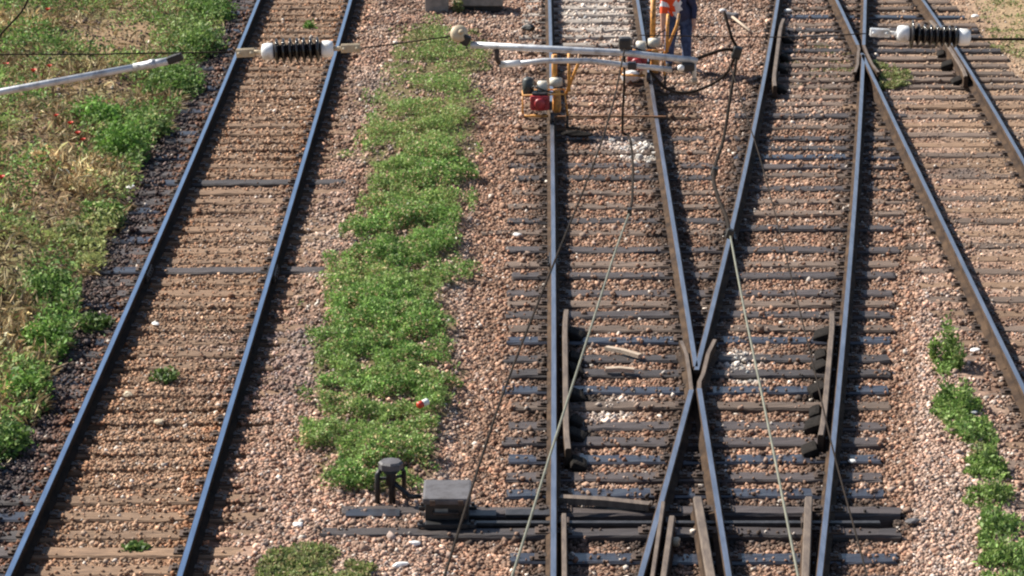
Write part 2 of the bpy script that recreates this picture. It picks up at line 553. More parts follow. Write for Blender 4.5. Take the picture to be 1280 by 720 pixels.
def sleeper(x0, x1, y, mt, label, group, rz=0.0, wid=0.24, zt=SLZ, rails=(), hgt=0.15, cat='sleeper', cover=0.1, name='sleeper', end=None):
    L, cx = x1 - x0, (x0 + x1) / 2
    nx = max(8, int(L / 0.18))
    vs, fs = [], []
    sec = [(-0.5, -1), (-0.5, -0.12), (-0.42, 0), (-0.14, 0), (0.14, 0), (0.42, 0), (0.5, -0.12), (0.5, -1)]
    ns = len(sec)
    ph = random.random() * 50
    for i in range(nx + 1):
        u = -L / 2 + L * i / nx
        e = 0.012 * (random.random() - 0.5)
        wob = 0.010 * math.sin(u * 1.7 + ph) + e
        for j, (a, b) in enumerate(sec):
            dz = (random.random() - 0.5) * 0.012
            du = (random.random() - 0.5) * 0.05 if i in (0, nx) else 0
            vs.append((u + du, a * wid + wob + (random.random() - 0.5) * 0.010, b * hgt + dz))
    for i in range(nx):
        for j in range(ns):
            j2 = (j + 1) % ns
            fs.append((i * ns + j, i * ns + j2, (i + 1) * ns + j2, (i + 1) * ns + j))
    fs.append(tuple(reversed(range(ns))))
    fs.append(tuple(nx * ns + j for j in range(ns)))
    mb = MB().add(vs, fs)
    mats = [M[mt]]
    if end:
        mats.append(M[end])
        for k, f_ in enumerate(mb.f):
            if sum(mb.v[q][0] for q in f_) / len(f_) < -0.78:
                mb.m[k] = 1
    o = mb.build(name, mats)
    o.location = (cx, y, zt)
    o.rotation_euler = (0, 0, rz)
    tag(o, label, cat, group)
    c, s = math.cos(rz), math.sin(rz)
    for ln in rails:
        # where the rail crosses this sleeper
        t = 0.0
        for _ in range(4):
            yy = y + t * s
            t = (float(ln.x(yy)) - cx) / c
        if abs(t) < L / 2 - 0.05:
            b = bpy.data.objects.new('baseplate', plate_mesh())
            link(b, o)
            b.location = (t, 0, 0.001)
            b.rotation_euler = (0, 0, -rz * 0.0)
    SLEEPERS.append((cx, y, L / 2, wid / 2, rz, zt, cover))
    return o


# left track: dusty half-buried sleepers, two dark joint sleepers at photo rows 228 and 338
ya, yb = ypix(228, SLZ), ypix(338, SLZ)
nmid = max(1, round((ya - yb) / 0.51))
sp = (ya - yb) / nmid
rows = []
y = yb
k = 0
while y > 27.2:
    rows.append(y)
    y -= sp
rows = rows[::-1]
nlow = len(rows) - 1
y = yb + sp
while y < 60.5:
    rows.append(y)
    y += sp
for i, y in enumerate(rows):
    cx = float(R1.x(y) + R2.x(y)) / 2
    joint = i in (nlow, nlow + nmid)
    if i < nlow:
        d = nlow - i
        lab = f'{ORD[d - 1]} dusty half-buried sleeper below the lower dark joint sleeper, left track'
    elif i == nlow:
        lab = 'lower of two bare dark joint sleepers across the left track'
    elif i < nlow + nmid:
        lab = f'{ORD[i - nlow - 1]} dusty sleeper above the lower dark joint sleeper, left track'
    elif i == nlow + nmid:
        lab = 'upper of two bare dark joint sleepers across the left track'
    else:
        d = i - nlow - nmid
        if d > 20:
            d -= 20
            lab = f'{ORD[d - 1]} dusty sleeper beyond the insulator hanging over the left track'
        else:
            lab = f'{ORD[d - 1]} dusty sleeper above the upper dark joint sleeper, left track'
    jit = (random.random() - 0.5) * 0.06
    sleeper(cx - 1.32 + jit, cx + 1.28 + jit, y + (0 if joint else (random.random() - 0.5) * 0.03), 't_dark' if joint else 't_dust', lab,
            'sleepers of the left track', R(0.5) + (random.random() - 0.5) * 0.008, 0.25, SLZ + (0.012 if joint else random.uniform(-0.012, 0.006)), (R1, R2),
            cover=0.02 if joint else float(np.interp(y, [28, 30.6, 31.6, 34, 36, 40, 50], [.08, .1, .8, .5, .25, .16, .34])) * random.uniform(0.5, 1.9), end='t_blue' if i % 3 == 0 else 't_dark')

# long timbers of the nearer turnout (photo rows)
TR = (R3, R4, R5, R6)
low = [697, 725, 752]
mid = [616, 595, 573, 552, 530, 507, 485, 466, 447, 424, 409, 391, 378, 364, 344, 329, 310]
blue = {424, 485, 573, 616, 697}
for i, py in enumerate(low):
    zt = SLZ
    y = ypix(py, zt)
    sleeper(G(640, py, zt).x + (0 if i else 0.0), G(1121, py, zt).x, y, 't_blue' if py in blue else 't_dark',
            f'{ORD[i]} {"oily blue-black" if py in blue else "dark"} long timber below the two bearers of the point machine', 'long timbers of the nearer turnout', 0, 0.25, zt, TR, cover=0.06)
for i, py in enumerate(mid):
    y = ypix(py, SLZ)
    xl = G(634 + random.uniform(-5, 8), py, SLZ).x
    xr = G(np.interp(py, [300, 400, 485, 573, 616], [1124, 1113, 1108, 1104, 1102]) + random.uniform(-4, 4), py, SLZ).x
    m_ = 't_blue' if py in blue else random.choice(['t_dark', 't_dark', 't_grey'])
    word = {'t_blue': 'oily blue-black', 't_dark': 'dark', 't_grey': 'greyish'}[m_]
    if i < 7:
        lab = f'{word} long turnout timber, {ORD[i]} above the bearers of the point machine'
    else:
        lab = f'{word} long turnout timber, {ORD[i - 7]} above the nearer crossing nose'
    sleeper(xl, xr, y + random.uniform(-.03, .03), m_, lab, 'long timbers of the nearer turnout', random.uniform(-.004, .004), 0.25, SLZ + random.uniform(-.01, .008), TR, cover=0.06)
# two bearers carrying the point machine
sleeper(G(428, 640, SLZ).x, G(1123, 640, SLZ).x, ypix(641, SLZ), 't_dark', 'upper of two extra-long timbers running left under the point machine',
        'bearers of the point machine', 0, 0.22, SLZ + 0.03, TR, cover=0.03, name='bearer', cat='timber', hgt=0.2)
sleeper(G(402, 667, SLZ).x, G(1123, 667, SLZ).x, ypix(668, SLZ), 't_dark', 'lower of two extra-long timbers, its bare end left of the point machine',
        'bearers of the point machine', 0, 0.22, SLZ + 0.03, TR, cover=0.03, name='bearer', cat='timber', hgt=0.2)
# separate timbers of the two tracks between turnouts
for i, py in enumerate([289, 274, 257, 239, 221, 205, 189, 172, 158, 144, 130, 114, 101, 88, 76, 65, 55, 45, 35, 26, 17, 8, -1, -10, -19]):
    y = ypix(py, SLZ)
    xl = G((606 if py == 289 else np.interp(py, [0, 150, 200, 290], [655, 650, 640, 632])) + random.uniform(-6, 6), py, SLZ).x
    xr = G(np.interp(py, [0, 100, 200, 250, 290], [838, 868, 890, 900, 898]) + random.uniform(-6, 6), py, SLZ).x
    m_ = 't_white' if py < 60 else ('t_dust' if py < 160 else random.choice(['t_grey', 't_dark', 't_grey']))
    word = {'t_white': 'lime-dusted', 't_dust': 'dusty brown', 't_dark': 'dark', 't_grey': 'grey-brown'}[m_]
    if i < 8:
        lab = f'{word} sleeper of the middle track, {ORD[i]} above where the timbers split'
    elif i < 17:
        lab = f'{word} sleeper of the middle track, {ORD[i - 8]} above the white rubble heap'
    else:
        lab = f'{word} sleeper of the middle track, {ORD[i - 17]} beyond the worker\'s feet'
    sleeper(xl, xr, y, m_, lab, 'sleepers of the middle track', random.uniform(-.008, .008), 0.24, SLZ + random.uniform(-.012, .006), (R3, R4), cover=0.14 if py > 160 else 0.3)
for i, py in enumerate([302, 284, 266, 250, 234, 217, 207, 195, 184, 172, 157, 144, 129]):
    y = ypix(py, SLZ)
    if py == 302:
        continue
    xl = G(np.interp(py, [120, 200, 290], [925, 920, 908]) + random.uniform(-5, 5), py, SLZ).x
    xr = G(np.interp(py, [120, 200, 290], [1140, 1122, 1130]) + random.uniform(-5, 5), py, SLZ).x
    m_ = 't_blue' if py == 195 else random.choice(['t_dark', 't_grey', 't_dark'])
    word = {'t_blue': 'oily blue-black', 't_dark': 'dark', 't_grey': 'grey-brown'}[m_]
    lab = f'{word} sleeper right of the slanting rail, {ORD[i]} above where the timbers split'
    sleeper(xl, xr, y, m_, lab, 'sleepers between the two turnouts', random.uniform(-.006, .006), 0.24, SLZ + random.uniform(-.01, .008), (R5, R6), cover=0.1)
# long timbers of the farther turnout
for i, py in enumerate([120, 107, 99, 91, 81, 72, 62, 54, 45, 37, 30, 20, 10, 1, -8, -17]):
    y = ypix(py, SLZ)
    xl = G(952 + random.uniform(-6, 6) + (120 - py) * 0.1, py, SLZ).x
    xr = G(np.interp(py, [0, 40, 80, 120], [1190, 1225, 1262, 1290]) + random.uniform(-6, 6), py, SLZ).x
    m_ = 't_blue' if py == 20 else random.choice(['t_dark', 't_grey', 't_grey'])
    word = {'t_blue': 'oily blue-black', 't_dark': 'dark', 't_grey': 'grey-brown'}[m_]
    if py > 68:
        lab = f'{word} long timber, {ORD[i]} of those just below the farther crossing nose'
    else:
        lab = f'{word} long timber, {ORD[i - 6]} beyond the farther crossing nose'
    sleeper(xl, xr, y, m_, lab, 'long timbers of the farther turnout', random.uniform(-.006, .006), 0.24, SLZ + random.uniform(-.01, .008), (R5, R6, R7, R8), cover=0.12)
# right-hand diagonal track
yy0 = ypix(133, SLZ)
n = 0
y = yy0
while y > 27.0:
    xa, xb = float(R7.x(y)), float(R7.x(y)) + 1.52
    ang = math.atan2(float(R7.x(y + 1) - R7.x(y - 1)), 2.0)
    cx = (xa + xb) / 2
    yc = y - math.sin(ang) * 0.75
    lab = f'dusty buried sleeper of the diagonal right track, {ORD[n % 20]} {"below the farther turnout" if n < 20 else "from the right edge plants"}'
    sleeper(cx - 1.28, cx + 1.28, yc, 't_grey' if n % 2 else 't_dust', lab, 'sleepers of the diagonal right track', -ang, 0.25, SLZ + random.uniform(-.008, .008), (R7, R8), cover=0.10 if (n < 5 or y < 40) else 0.34)
    n += 1
    y -= 0.6

# ------------------------------------------------------------------ regions (image outlines laid on the ground)
def ground_poly(pix, z=-0.2):
    return np.array([[G(x, y, z).x, G(x, y, z).y] for x, y in pix])


def in_poly(x, y, poly):
    x, y = np.asarray(x), np.asarray(y)
    ins = np.zeros(x.shape, bool)
    n = len(poly)
    j = n - 1
    for i in range(n):
        xi, yi = poly[i]
        xj, yj = poly[j]
        c = ((yi > y) != (yj > y)) & (x < (xj - xi) * (y - yi) / (yj - yi + 1e-9) + xi)
        ins ^= c
        j = i
    return ins


BL = np.array([[G(px, py, -0.2).y, G(px, py, -0.2).x] for px, py in
               [(-60, 720), (-5, 612), (40, 545), (62, 470), (100, 395), (112, 345), (145, 285), (160, 240), (190, 190), (222, 130), (252, 80), (272, 40), (288, 0), (306, -40)]])
STRIP = ground_poly([(545, 30), (600, 85), (600, 150), (585, 215), (584, 262), (578, 330), (560, 372), (566, 430), (578, 478), (552, 530), (548, 585), (520, 612), (470, 622),
                     (425, 612), (392, 600), (404, 550), (398, 480), (384, 462), (412, 405), (424, 345), (456, 305), (470, 230), (454, 208), (470, 150), (470, 122), (500, 70), (520, 40)])
PATCH = ground_poly([(340, 700), (375, 690), (420, 692), (450, 712), (470, 760), (330, 760), (325, 715)])


def bank_edge(y):
    return np.interp(y, BL[:, 0], BL[:, 1]) + (fbm(N1, y * 0 + 3.0, y, 1.3) - 0.5) * 0.5


def near(x, y, lines, w):
    d = np.full(np.shape(x), 9.0)
    for ln in lines:
        d = np.minimum(d, np.abs(x - ln.x(y)))
    return np.clip(1 - d / w, 0, 1)


PIT = (ypix(668, -.2) + 0.1, ypix(641, -.2) - 0.1, G(590, 655, -.2).x, G(1118, 655, -.2).x)


def ground_z(x, y):
    x, y = np.asarray(x, float), np.asarray(y, float)
    h = np.full(x.shape, -0.225)
    r1, r2 = R1.x(y), R2.x(y)
    h = np.where(x < r2 + 0.12, -0.205, h)                                     # inside the left track
    h = np.where(x < r1, -0.212, h)                                             # its outer cess
    h = h - 0.03 * np.exp(-((x - r1 - 0.1) / 0.12) ** 2)
    t2 = sstep(0.1, 0.5, x - r2)
    h = np.where(x > r2 + 0.1, -0.235 + 0.06 * t2, h)
    ta = sstep(-1.25, -0.85, x - R3.x(y))
    h = np.where(x > r2 + 1.0, -0.175 * (1 - ta) - 0.222 * ta, h)
    tb = sstep(0.62, 1.0, x - R6.x(y)) * sstep(-0.3, 0.3, R7.x(y) - x + 0.6) * sstep(50.0, 47.0, y)
    h = h * (1 - tb) - 0.185 * tb
    tc = sstep(-0.2, 0.3, x - R7.x(y)) * sstep(49.0, 46.0, y)
    h = h * (1 - tc) - 0.195 * tc
    bk = bank_edge(y)
    tl = sstep(0.0, 1.2, bk - x)
    h = h + tl * (0.05 + 0.34 * fbm(N2, x, y, 1.4) + 0.10 * (fbm(N4, x, y, 0.35) - 0.5))
    strip = in_poly(x, y, STRIP)
    h = h + np.where(strip, 0.03, 0)
    h = h + (fbm(N3, x, y, 0.6) - 0.5) * 0.035
    pit = (y < PIT[1]) & (y > PIT[0]) & (x > PIT[2]) & (x < PIT[3])
    h = np.where(pit, h - 0.14, h)
    far = sstep(12, 40, np.abs(x)) + sstep(62, 90, y) + sstep(20, 0, y)
    return np.where(far > 0, h * (1 - np.clip(far, 0, 1)) - 0.3 * np.clip(far, 0, 1), h)


def mix(a, b, t):
    t = np.asarray(t)[..., None]
    return a * (1 - t) + np.asarray(b) * t


SPOTS = [  # photo x, y, radius (m), albedo, strength: lime, grease and litter stains, plus painted shade
    (745, 18, 0.8, (0.55, 0.50, 0.45), 0.75), (770, 45, 0.6, (0.5, 0.45, 0.4), 0.6), (725, -20, 0.9, (0.5, 0.46, 0.42), 0.6),
    (800, 190, 0.42, (0.62, 0.58, 0.53), 0.9), (765, 180, 0.3, (0.5, 0.44, 0.4), 0.6), (922, 450, 0.28, (0.72, 0.68, 0.62), 0.85), (935, 470, 0.2, (0.72, 0.68, 0.62), 0.8), (770, 505, 0.25, (0.5, 0.42, 0.36), 0.6),
    (755, 515, 0.25, (0.55, 0.5, 0.45), 0.5), (722, 425, 0.24, (0.02, 0.016, 0.014), 0.95), (728, 500, 0.26, (0.02, 0.016, 0.014), 0.95), (726, 545, 0.26, (0.02, 0.016, 0.014), 0.95), (724, 462, 0.24, (0.02, 0.016, 0.014), 0.95),
    (1022, 440, 0.2, (0.03, 0.024, 0.02), 0.9), (1016, 500, 0.2, (0.03, 0.024, 0.02), 0.9), (1020, 470, 0.2, (0.03, 0.024, 0.02), 0.9), (1014, 535, 0.2, (0.03, 0.024, 0.02), 0.9), (720, 165, 0.35, (0.025, 0.02, 0.02), 0.8),  # last spot paints the cast shadow of the nearer yellow machine
    (730, 650, 0.4, (0.03, 0.025, 0.024), 0.8), (780, 655, 0.5, (0.03, 0.025, 0.024), 0.8), (920, 655, 0.5, (0.03, 0.025, 0.024), 0.75), (860, 660, 0.5, (0.035, 0.028, 0.025), 0.7), (970, 655, 0.5, (0.03, 0.025, 0.024), 0.75), (1060, 650, 0.5, (0.02, 0.018, 0.017), 0.9), (1095, 652, 0.35, (0.02, 0.018, 0.017), 0.9),  # shade of the gap between the bearers, painted into the ground
    (600, 655, 0.35, (0.02, 0.018, 0.017), 0.9), (650, 655, 0.4, (0.02, 0.018, 0.017), 0.85), (1205, 215, 0.35, (0.09, 0.08, 0.08), 0.7),  # first two paint the shade right of the point machine
    (360, 255, 0.8, (0.2, 0.15, 0.13), 0.5), (370, 300, 0.7, (0.42, 0.36, 0.31), 0.4), (340, 430, 0.8, (0.21, 0.165, 0.15), 0.6), (355, 480, 0.8, (0.2, 0.15, 0.14), 0.5), (440, 110, 0.9, (0.2, 0.16, 0.14), 0.5)]


def surf_color(x, y):
    """Albedo of the ground cover by place (soil, dust, rust, grease and painted shade)."""
    n = fbm(N1, x, y, 0.9)
    n2 = fbm(N4, x, y, 2.5)
    base = mix(np.broadcast_to(np.array([0.255, 0.158, 0.113]), x.shape + (3,)), (0.35, 0.236, 0.18), n2)
    base = mix(base, (0.125, 0.076, 0.054), sstep(0.48, 0.66, fbm(N2, x + 13, y, 0.7)) * 0.65)
    base = mix(base, (0.37, 0.275, 0.215), sstep(0.52, 0.68, fbm(N3, x + 31, y, 0.8)) * 0.5)
    base = mix(base, (0.405, 0.29, 0.232), 0.65 * np.clip(np.maximum(sstep(0.5, 0.9, x - R6.x(y)) * sstep(0.2, 0.6, R7.x(y) - x), (x > R2.x(y) + 2.2) * sstep(-0.7, -1.1, x - R3.x(y)) * sstep(46, 40, y)), 0, 1))
    left = (x < R2.x(y)) & (x > R1.x(y))
    base = np.where(left[..., None], mix(base, (0.262, 0.16, 0.098), 0.75 + 0 * x), base)
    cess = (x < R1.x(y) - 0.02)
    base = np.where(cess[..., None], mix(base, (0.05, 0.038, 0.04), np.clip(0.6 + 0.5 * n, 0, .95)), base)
    sw = (x > R3.x(y) - 1.0) & (x < R6.x(y) + 0.8) & (y < 47)
    base = np.where(sw[..., None], mix(base, (0.225, 0.13, 0.085), 0.6 + 0 * x), base)
    tc = sstep(0.3, 1.2, x - R7.x(y))
    base = mix(base, (0.34, 0.235, 0.155), tc * 0.5)
    dirt = sstep(0.6, 1.6, x - R8.x(y))
    base = mix(base, (0.38, 0.28, 0.165), dirt * 0.8)
    rust = np.maximum(near(x - 0.0, y, (R1, R2), 0.34), 0)
    base = mix(base, (0.30, 0.12, 0.045), rust * 0.75 * (0.3 + n))
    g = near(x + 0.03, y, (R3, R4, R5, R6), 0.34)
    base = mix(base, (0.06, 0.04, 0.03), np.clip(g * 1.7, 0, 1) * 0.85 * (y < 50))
    g7 = near(x, y, (R7, R8), 0.24)
    base = mix(base, (0.12, 0.08, 0.055), g7 * 0.7)
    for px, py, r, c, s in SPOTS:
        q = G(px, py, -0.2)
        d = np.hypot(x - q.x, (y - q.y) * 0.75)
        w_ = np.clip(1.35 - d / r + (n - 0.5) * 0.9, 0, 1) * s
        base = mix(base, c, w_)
    return base


# ground sheet: fine near the tracks, widening to the horizon
gx = np.concatenate([-np.geomspace(1600, 14.5, 14), np.arange(-14, 14.01, 0.14), np.geomspace(14.5, 1600, 14)])
gy = np.concatenate([-np.geomspace(300, 2, 8), np.arange(0, 22, 2.0), np.arange(22, 64, 0.14), np.geomspace(64.5, 3500, 18)])
XX, YY = np.meshgrid(gx, gy)
ZZ = ground_z(XX, YY)
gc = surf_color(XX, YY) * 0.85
bkm = sstep(0.0, 0.5, bank_edge(YY) - XX)
soil = mix(np.broadcast_to(np.array([0.30, 0.205, 0.125]), XX.shape + (3,)), (0.17, 0.115, 0.07), fbm(N2, XX, YY, 0.8))
soil = mix(soil, (0.16, 0.17, 0.07), sstep(0.45, 0.6, fbm(N3, XX, YY, 1.2)) * 0.6)
gc = mix(gc, soil, bkm)
gc = np.where(in_poly(XX, YY, STRIP)[..., None], np.array([0.12, 0.10, 0.05]), gc)
ny, nx = XX.shape
idx = np.arange(nx * ny).reshape(ny, nx)
Fq = np.stack([idx[:-1, :-1], idx[:-1, 1:], idx[1:, 1:], idx[1:, :-1]], -1).reshape(-1, 4)
gnd = np_mesh('ground', np.stack([XX, YY, ZZ], -1).reshape(-1, 3), Fq, gc.reshape(-1, 3), M['ground'], True)
tag(gnd, 'brown ballast bed and earth under the tracks', 'ground', kind='structure')

# ------------------------------------------------------------------ ballast stones
def view_points(n, ymin=24.5, ymax=61, margin=1.3):
    """Random ground points over the seen area, denser towards the camera."""
    y = 1.0 / (1.0 / ymax + RNG.random(n * 2) * (1.0 / ymin - 1.0 / ymax))
    xw = 0.152 * y + margin
    wmax = 0.152 * ymax + margin
    keep = RNG.random(n * 2) < (xw / wmax) ** 1.0 * 1.0
    y, xw = y[keep][:n], xw[keep][:n]
    return (RNG.random(len(y)) * 2 - 1) * xw, y


def sleeper_cover(x, y):
    """-> top height (or -9) and keep probability over sleepers."""
    top = np.full(x.shape, -9.0)
    keep = np.ones(x.shape)
    for cx, cy, hl, hw, rz, zt, cov in SLEEPERS:
        near_ = np.abs(y - cy) < hw + 0.03 + abs(math.sin(rz)) * hl
        i = np.nonzero(near_)[0]
        if not len(i):
            continue
        c, s = math.cos(rz), math.sin(rz)
        u = (x[i] - cx) * c + (y[i] - cy) * s
        v = -(x[i] - cx) * s + (y[i] - cy) * c
        on = (np.abs(u) < hl + 0.02) & (np.abs(v) < hw + 0.012)
        top[i[on]] = zt
        keep[i[on]] = cov
    return top, keep


CUBE = np.array([[-1, -1, -1], [1, -1, -1], [1, 1, -1], [-1, 1, -1], [-1, -1, 1], [1, -1, 1], [1, 1, 1], [-1, 1, 1]], float) * 0.5
CF = np.array([[0, 2, 1], [0, 3, 2], [4, 5, 6], [4, 6, 7], [0, 1, 5], [0, 5, 4], [1, 2, 6], [1, 6, 5], [2, 3, 7], [2, 7, 6], [3, 0, 4], [3, 4, 7]])


def rand_rot(n):
    q = RNG.normal(size=(n, 4))
    q /= np.linalg.norm(q, axis=1)[:, None]
    w, x, y, z = q.T
    return np.stack([np.stack([1 - 2 * (y * y + z * z), 2 * (x * y - z * w), 2 * (x * z + y * w)], -1),
                     np.stack([2 * (x * y + z * w), 1 - 2 * (x * x + z * z), 2 * (y * z - x * w)], -1),
                     np.stack([2 * (x * z - y * w), 2 * (y * z + x * w), 1 - 2 * (x * x + y * y)], -1)], 1)


def stones(name, x, y, size, z, colr, label):
    n = len(x)
    V = CUBE[None] + RNG.uniform(-0.24, 0.24, (n, 8, 3))
    V *= size[:, None, None] * RNG.uniform(0.65, 1.15, (n, 1, 3))
    V = np.einsum('nij,nkj->nki', rand_rot(n), V)
    V += np.stack([x, y, z], -1)[:, None, :]
    Fc = (CF[None] + (np.arange(n) * 8)[:, None, None]).reshape(-1, 3)
    o = np_mesh(name, V.reshape(-1, 3), Fc, np.repeat(colr, 8, 0), M['stone'])
    return tag(o, label, 'ballast', kind='stuff')


x, y = view_points(640000)
top, keep = sleeper_cover(x, y)
bk = bank_edge(y)
p = keep.copy()
p = np.where((x < R1.x(y) - 0.3) & (keep < 1), np.maximum(p, 0.25 + 0.6 * sstep(.4, .6, fbm(N2, x, y, 0.5))), p)
p = np.where((x > R1.x(y)) & (x < R2.x(y)) & (keep < 1) & (keep > 0.03) & (y > 31), np.clip(p + 0.5 * sstep(0.48, 0.68, fbm(N3, x, y, 0.7)), 0, 1), p)
p *= np.where(x < bk - 0.1, 0.10, 1.0)
p *= np.where(in_poly(x, y, STRIP), 0.25, 1.0)
p *= np.where(x > R8.x(y) + 1.0, 0.25, 1.0)
for ln in (R1, R2, R3, R6, R7, R8):
    p *= np.where(np.abs(x - ln.x(y)) < 0.075, 0.0, 1.0)
for ln in (R4, R5):
    p *= np.where((np.abs(x - ln.x(y)) < 0.075), 0.0, 1.0)
ya_, yb_ = ypix(641, -.2), ypix(668, -.2)
p *= np.where((y < ya_) & (y > yb_) & (x > G(585, 655).x) & (x < G(1120, 655).x), 0.10, 1.0)
p *= np.where((x > R7.x(y) - 0.1), 0.5, 1.0)
p *= np.where((x < R1.x(y) - 0.05) & (x > R1.x(y) - 1.1), 0.75, 1.0)
p *= np.where((x > R3.x(y)) & (x < R4.x(y)) & (y > 49.5), 0.5, 1.0)
p *= np.where((x < R2.x(y)) & (x > R1.x(y)) & ((y > 36) | (y < 29.5)), 0.6, 0.9)
p *= np.where((x > R1.x(y)) & (x < R1.x(y) + 0.15), 0.3, 1.0) * np.where((x > R2.x(y)) & (x < R2.x(y) + 0.15), 0.3, 1.0)
ok = RNG.random(len(x)) < p
x, y, top = x[ok], y[ok], top[ok]
n = len(x)
size = RNG.lognormal(math.log(0.0225), 0.33, n)
size = np.clip(size, 0.013, 0.06) * (1 + 0.15 * sstep(38, 52, y))
left = (x < R2.x(y)) & (x > R1.x(y))
size *= np.where(left, 0.85, 1.0) * np.where(x > R7.x(y) + 0.3, 0.72, 1.0)
z = np.maximum(ground_z(x, y) + RNG.uniform(-0.2, 0.55, n) * size, np.where(top > -5, top + size * 0.22, -9))
tone = RNG.lognormal(0.03, 0.36, n)
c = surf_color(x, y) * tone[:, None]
hue = RNG.random(n)
c = np.where((hue < 0.16)[:, None], c * np.array([0.85, 0.98, 1.12]), c)
c = np.where((hue > 0.85)[:, None], c * np.array([1.12, 0.97, 0.9]), c)
pale = (RNG.random(n) < 0.022)
c = np.where(pale[:, None], np.array([0.55, 0.48, 0.42]) * RNG.uniform(0.7, 1.3, n)[:, None], c)
stones('ballast_stones', x, y, size, z, c, 'pinkish brown crushed stone ballast between the tracks')

# ------------------------------------------------------------------ vegetation
def blades(name, x, y, z, size, colr, upright, width, material, label=None, cat=None, kind='stuff', lean=None, parent=None, loc=None):
    """One bent leaf (two quads) per point."""
    n = len(x)
    az = RNG.random(n) * 2 * math.pi
    el = np.clip(RNG.normal(upright, 0.45, n), -0.3, 1.5)
    d = np.stack([np.cos(az) * np.cos(el), np.sin(az) * np.cos(el), np.sin(el)], -1)
    sd = np.cross(d, RNG.normal(size=(n, 3)))
    sd /= np.linalg.norm(sd, axis=1)[:, None] + 1e-9
    nrm = np.cross(d, sd)
    w_ = (size * width)[:, None]
    b = np.stack([x, y, z], -1)
    s1 = size[:, None]
    mid = b + d * s1 * 0.5 + nrm * s1 * 0.08
    tip = b + d * s1 + np.array([0, 0, -1.0]) * s1 * 0.15
    V = np.stack([b, mid + sd * w_, tip, mid - sd * w_], 1)
    Fc = np.array([[0, 1, 2], [0, 2, 3]])[None] + (np.arange(n) * 4)[:, None, None]
    o = np_mesh(name, V.reshape(-1, 3), Fc.reshape(-1, 3), np.repeat(colr, 4, 0), material)
    if loc is not None:
        co = V.reshape(-1, 3) - np.array(loc)
        o.data.vertices.foreach_set('co', co.astype(np.float32).ravel())
        o.location = loc
    if parent:
        o.parent = parent
        return o
    return tag(o, label, cat, kind=kind)


GREENS = np.array([[0.125, 0.225, 0.05], [0.165, 0.275, 0.065], [0.095, 0.175, 0.04], [0.22, 0.30, 0.10], [0.075, 0.14, 0.035]])
STRAW = np.array([[0.46, 0.36, 0.19], [0.36, 0.26, 0.14], [0.55, 0.46, 0.28], [0.28, 0.19, 0.11]])


def pick(pal, n, var=0.25):
    return pal[RNG.integers(0, len(pal), n)] * RNG.lognormal(0, var, n)[:, None]


# the green strip between the tracks
n = 420000
x, y = RNG.uniform(STRIP[:, 0].min() - .2, STRIP[:, 0].max() + .2, n), RNG.uniform(STRIP[:, 1].min(), STRIP[:, 1].max() + 1, n)
xo = x + (fbm(N1, x, y, 0.45) - 0.5) * 0.9
yo = y + (fbm(N2, x, y, 0.5) - 0.5) * 1.4
xo += (fbm(N4, x, y, 0.16) - 0.5) * 0.7
xo = np.where(xo > (STRIP[:, 0].mean()), xo + 0.16, xo - 0.06)
ins = in_poly(xo, yo, STRIP)
clump = fbm(N3, x, y, 0.55) * 0.65 + fbm(N4, x, y, 0.22) * 0.35
yfar = sstep(43.0, 50.0, y)
dens = sstep(0.345 + 0.11 * yfar, 0.53 + 0.11 * yfar, clump)
ok = ins & (RNG.random(n) < dens * (1 - 0.5 * yfar))
x, y, clump = x[ok], y[ok], clump[ok]
hh = np.clip((clump - 0.33) * 0.75, 0.012, 0.2)
z = ground_z(x, y) + 0.01 + hh * RNG.random(len(x)) ** 0.55
tone = (0.8 + 0.5 * fbm(N2, x, y, 0.35))[:, None]
c = pick(GREENS, len(x), 0.26) * tone
yel = sstep(0.5, 0.68, fbm(N1, x + 40, y, 1.2)) * 0.6
c = mix(c, (0.24, 0.30, 0.10), np.clip(yel * 0.6 + 0.35 * sstep(41, 49, y), 0, 0.7))
dry = RNG.random(len(x)) < 0.06 + 0.16 * sstep(0.5, 0.65, fbm(N1, x + 3, y, 0.6))
c = np.where(dry[:, None], pick(STRAW, len(x)), c)
blades('green_weeds', x, y, z, RNG.uniform(0.022, 0.055, len(x)), c * 1.28, 0.55, 0.26, M['leaf'], 'low bright green weeds growing in a strip between the tracks', 'weeds')

# small patches
def patch(name, poly, n, h, label, pal=GREENS, up=0.6, sz=(0.03, 0.07), thr=0.3):
    x, y = RNG.uniform(poly[:, 0].min(), poly[:, 0].max(), n), RNG.uniform(poly[:, 1].min(), poly[:, 1].max(), n)
    xo, yo = x + (fbm(N1, x, y, 0.3) - .5) * .3, y + (fbm(N2, x, y, 0.3) - .5) * .4
    cl = fbm(N3, x + 9, y, 0.3)
    ok = in_poly(xo, yo, poly) & (RNG.random(n) < sstep(thr, thr + .2, cl))
    x, y, cl = x[ok], y[ok], cl[ok]
    z = ground_z(x, y) + 0.01 + np.clip(cl - .25, 0.05, 1) * h * RNG.random(len(x)) ** .6
    return blades(name, x, y, z, RNG.uniform(*sz, len(x)), pick(pal, len(x)), up, 0.24, M['leaf'], label, 'weeds')


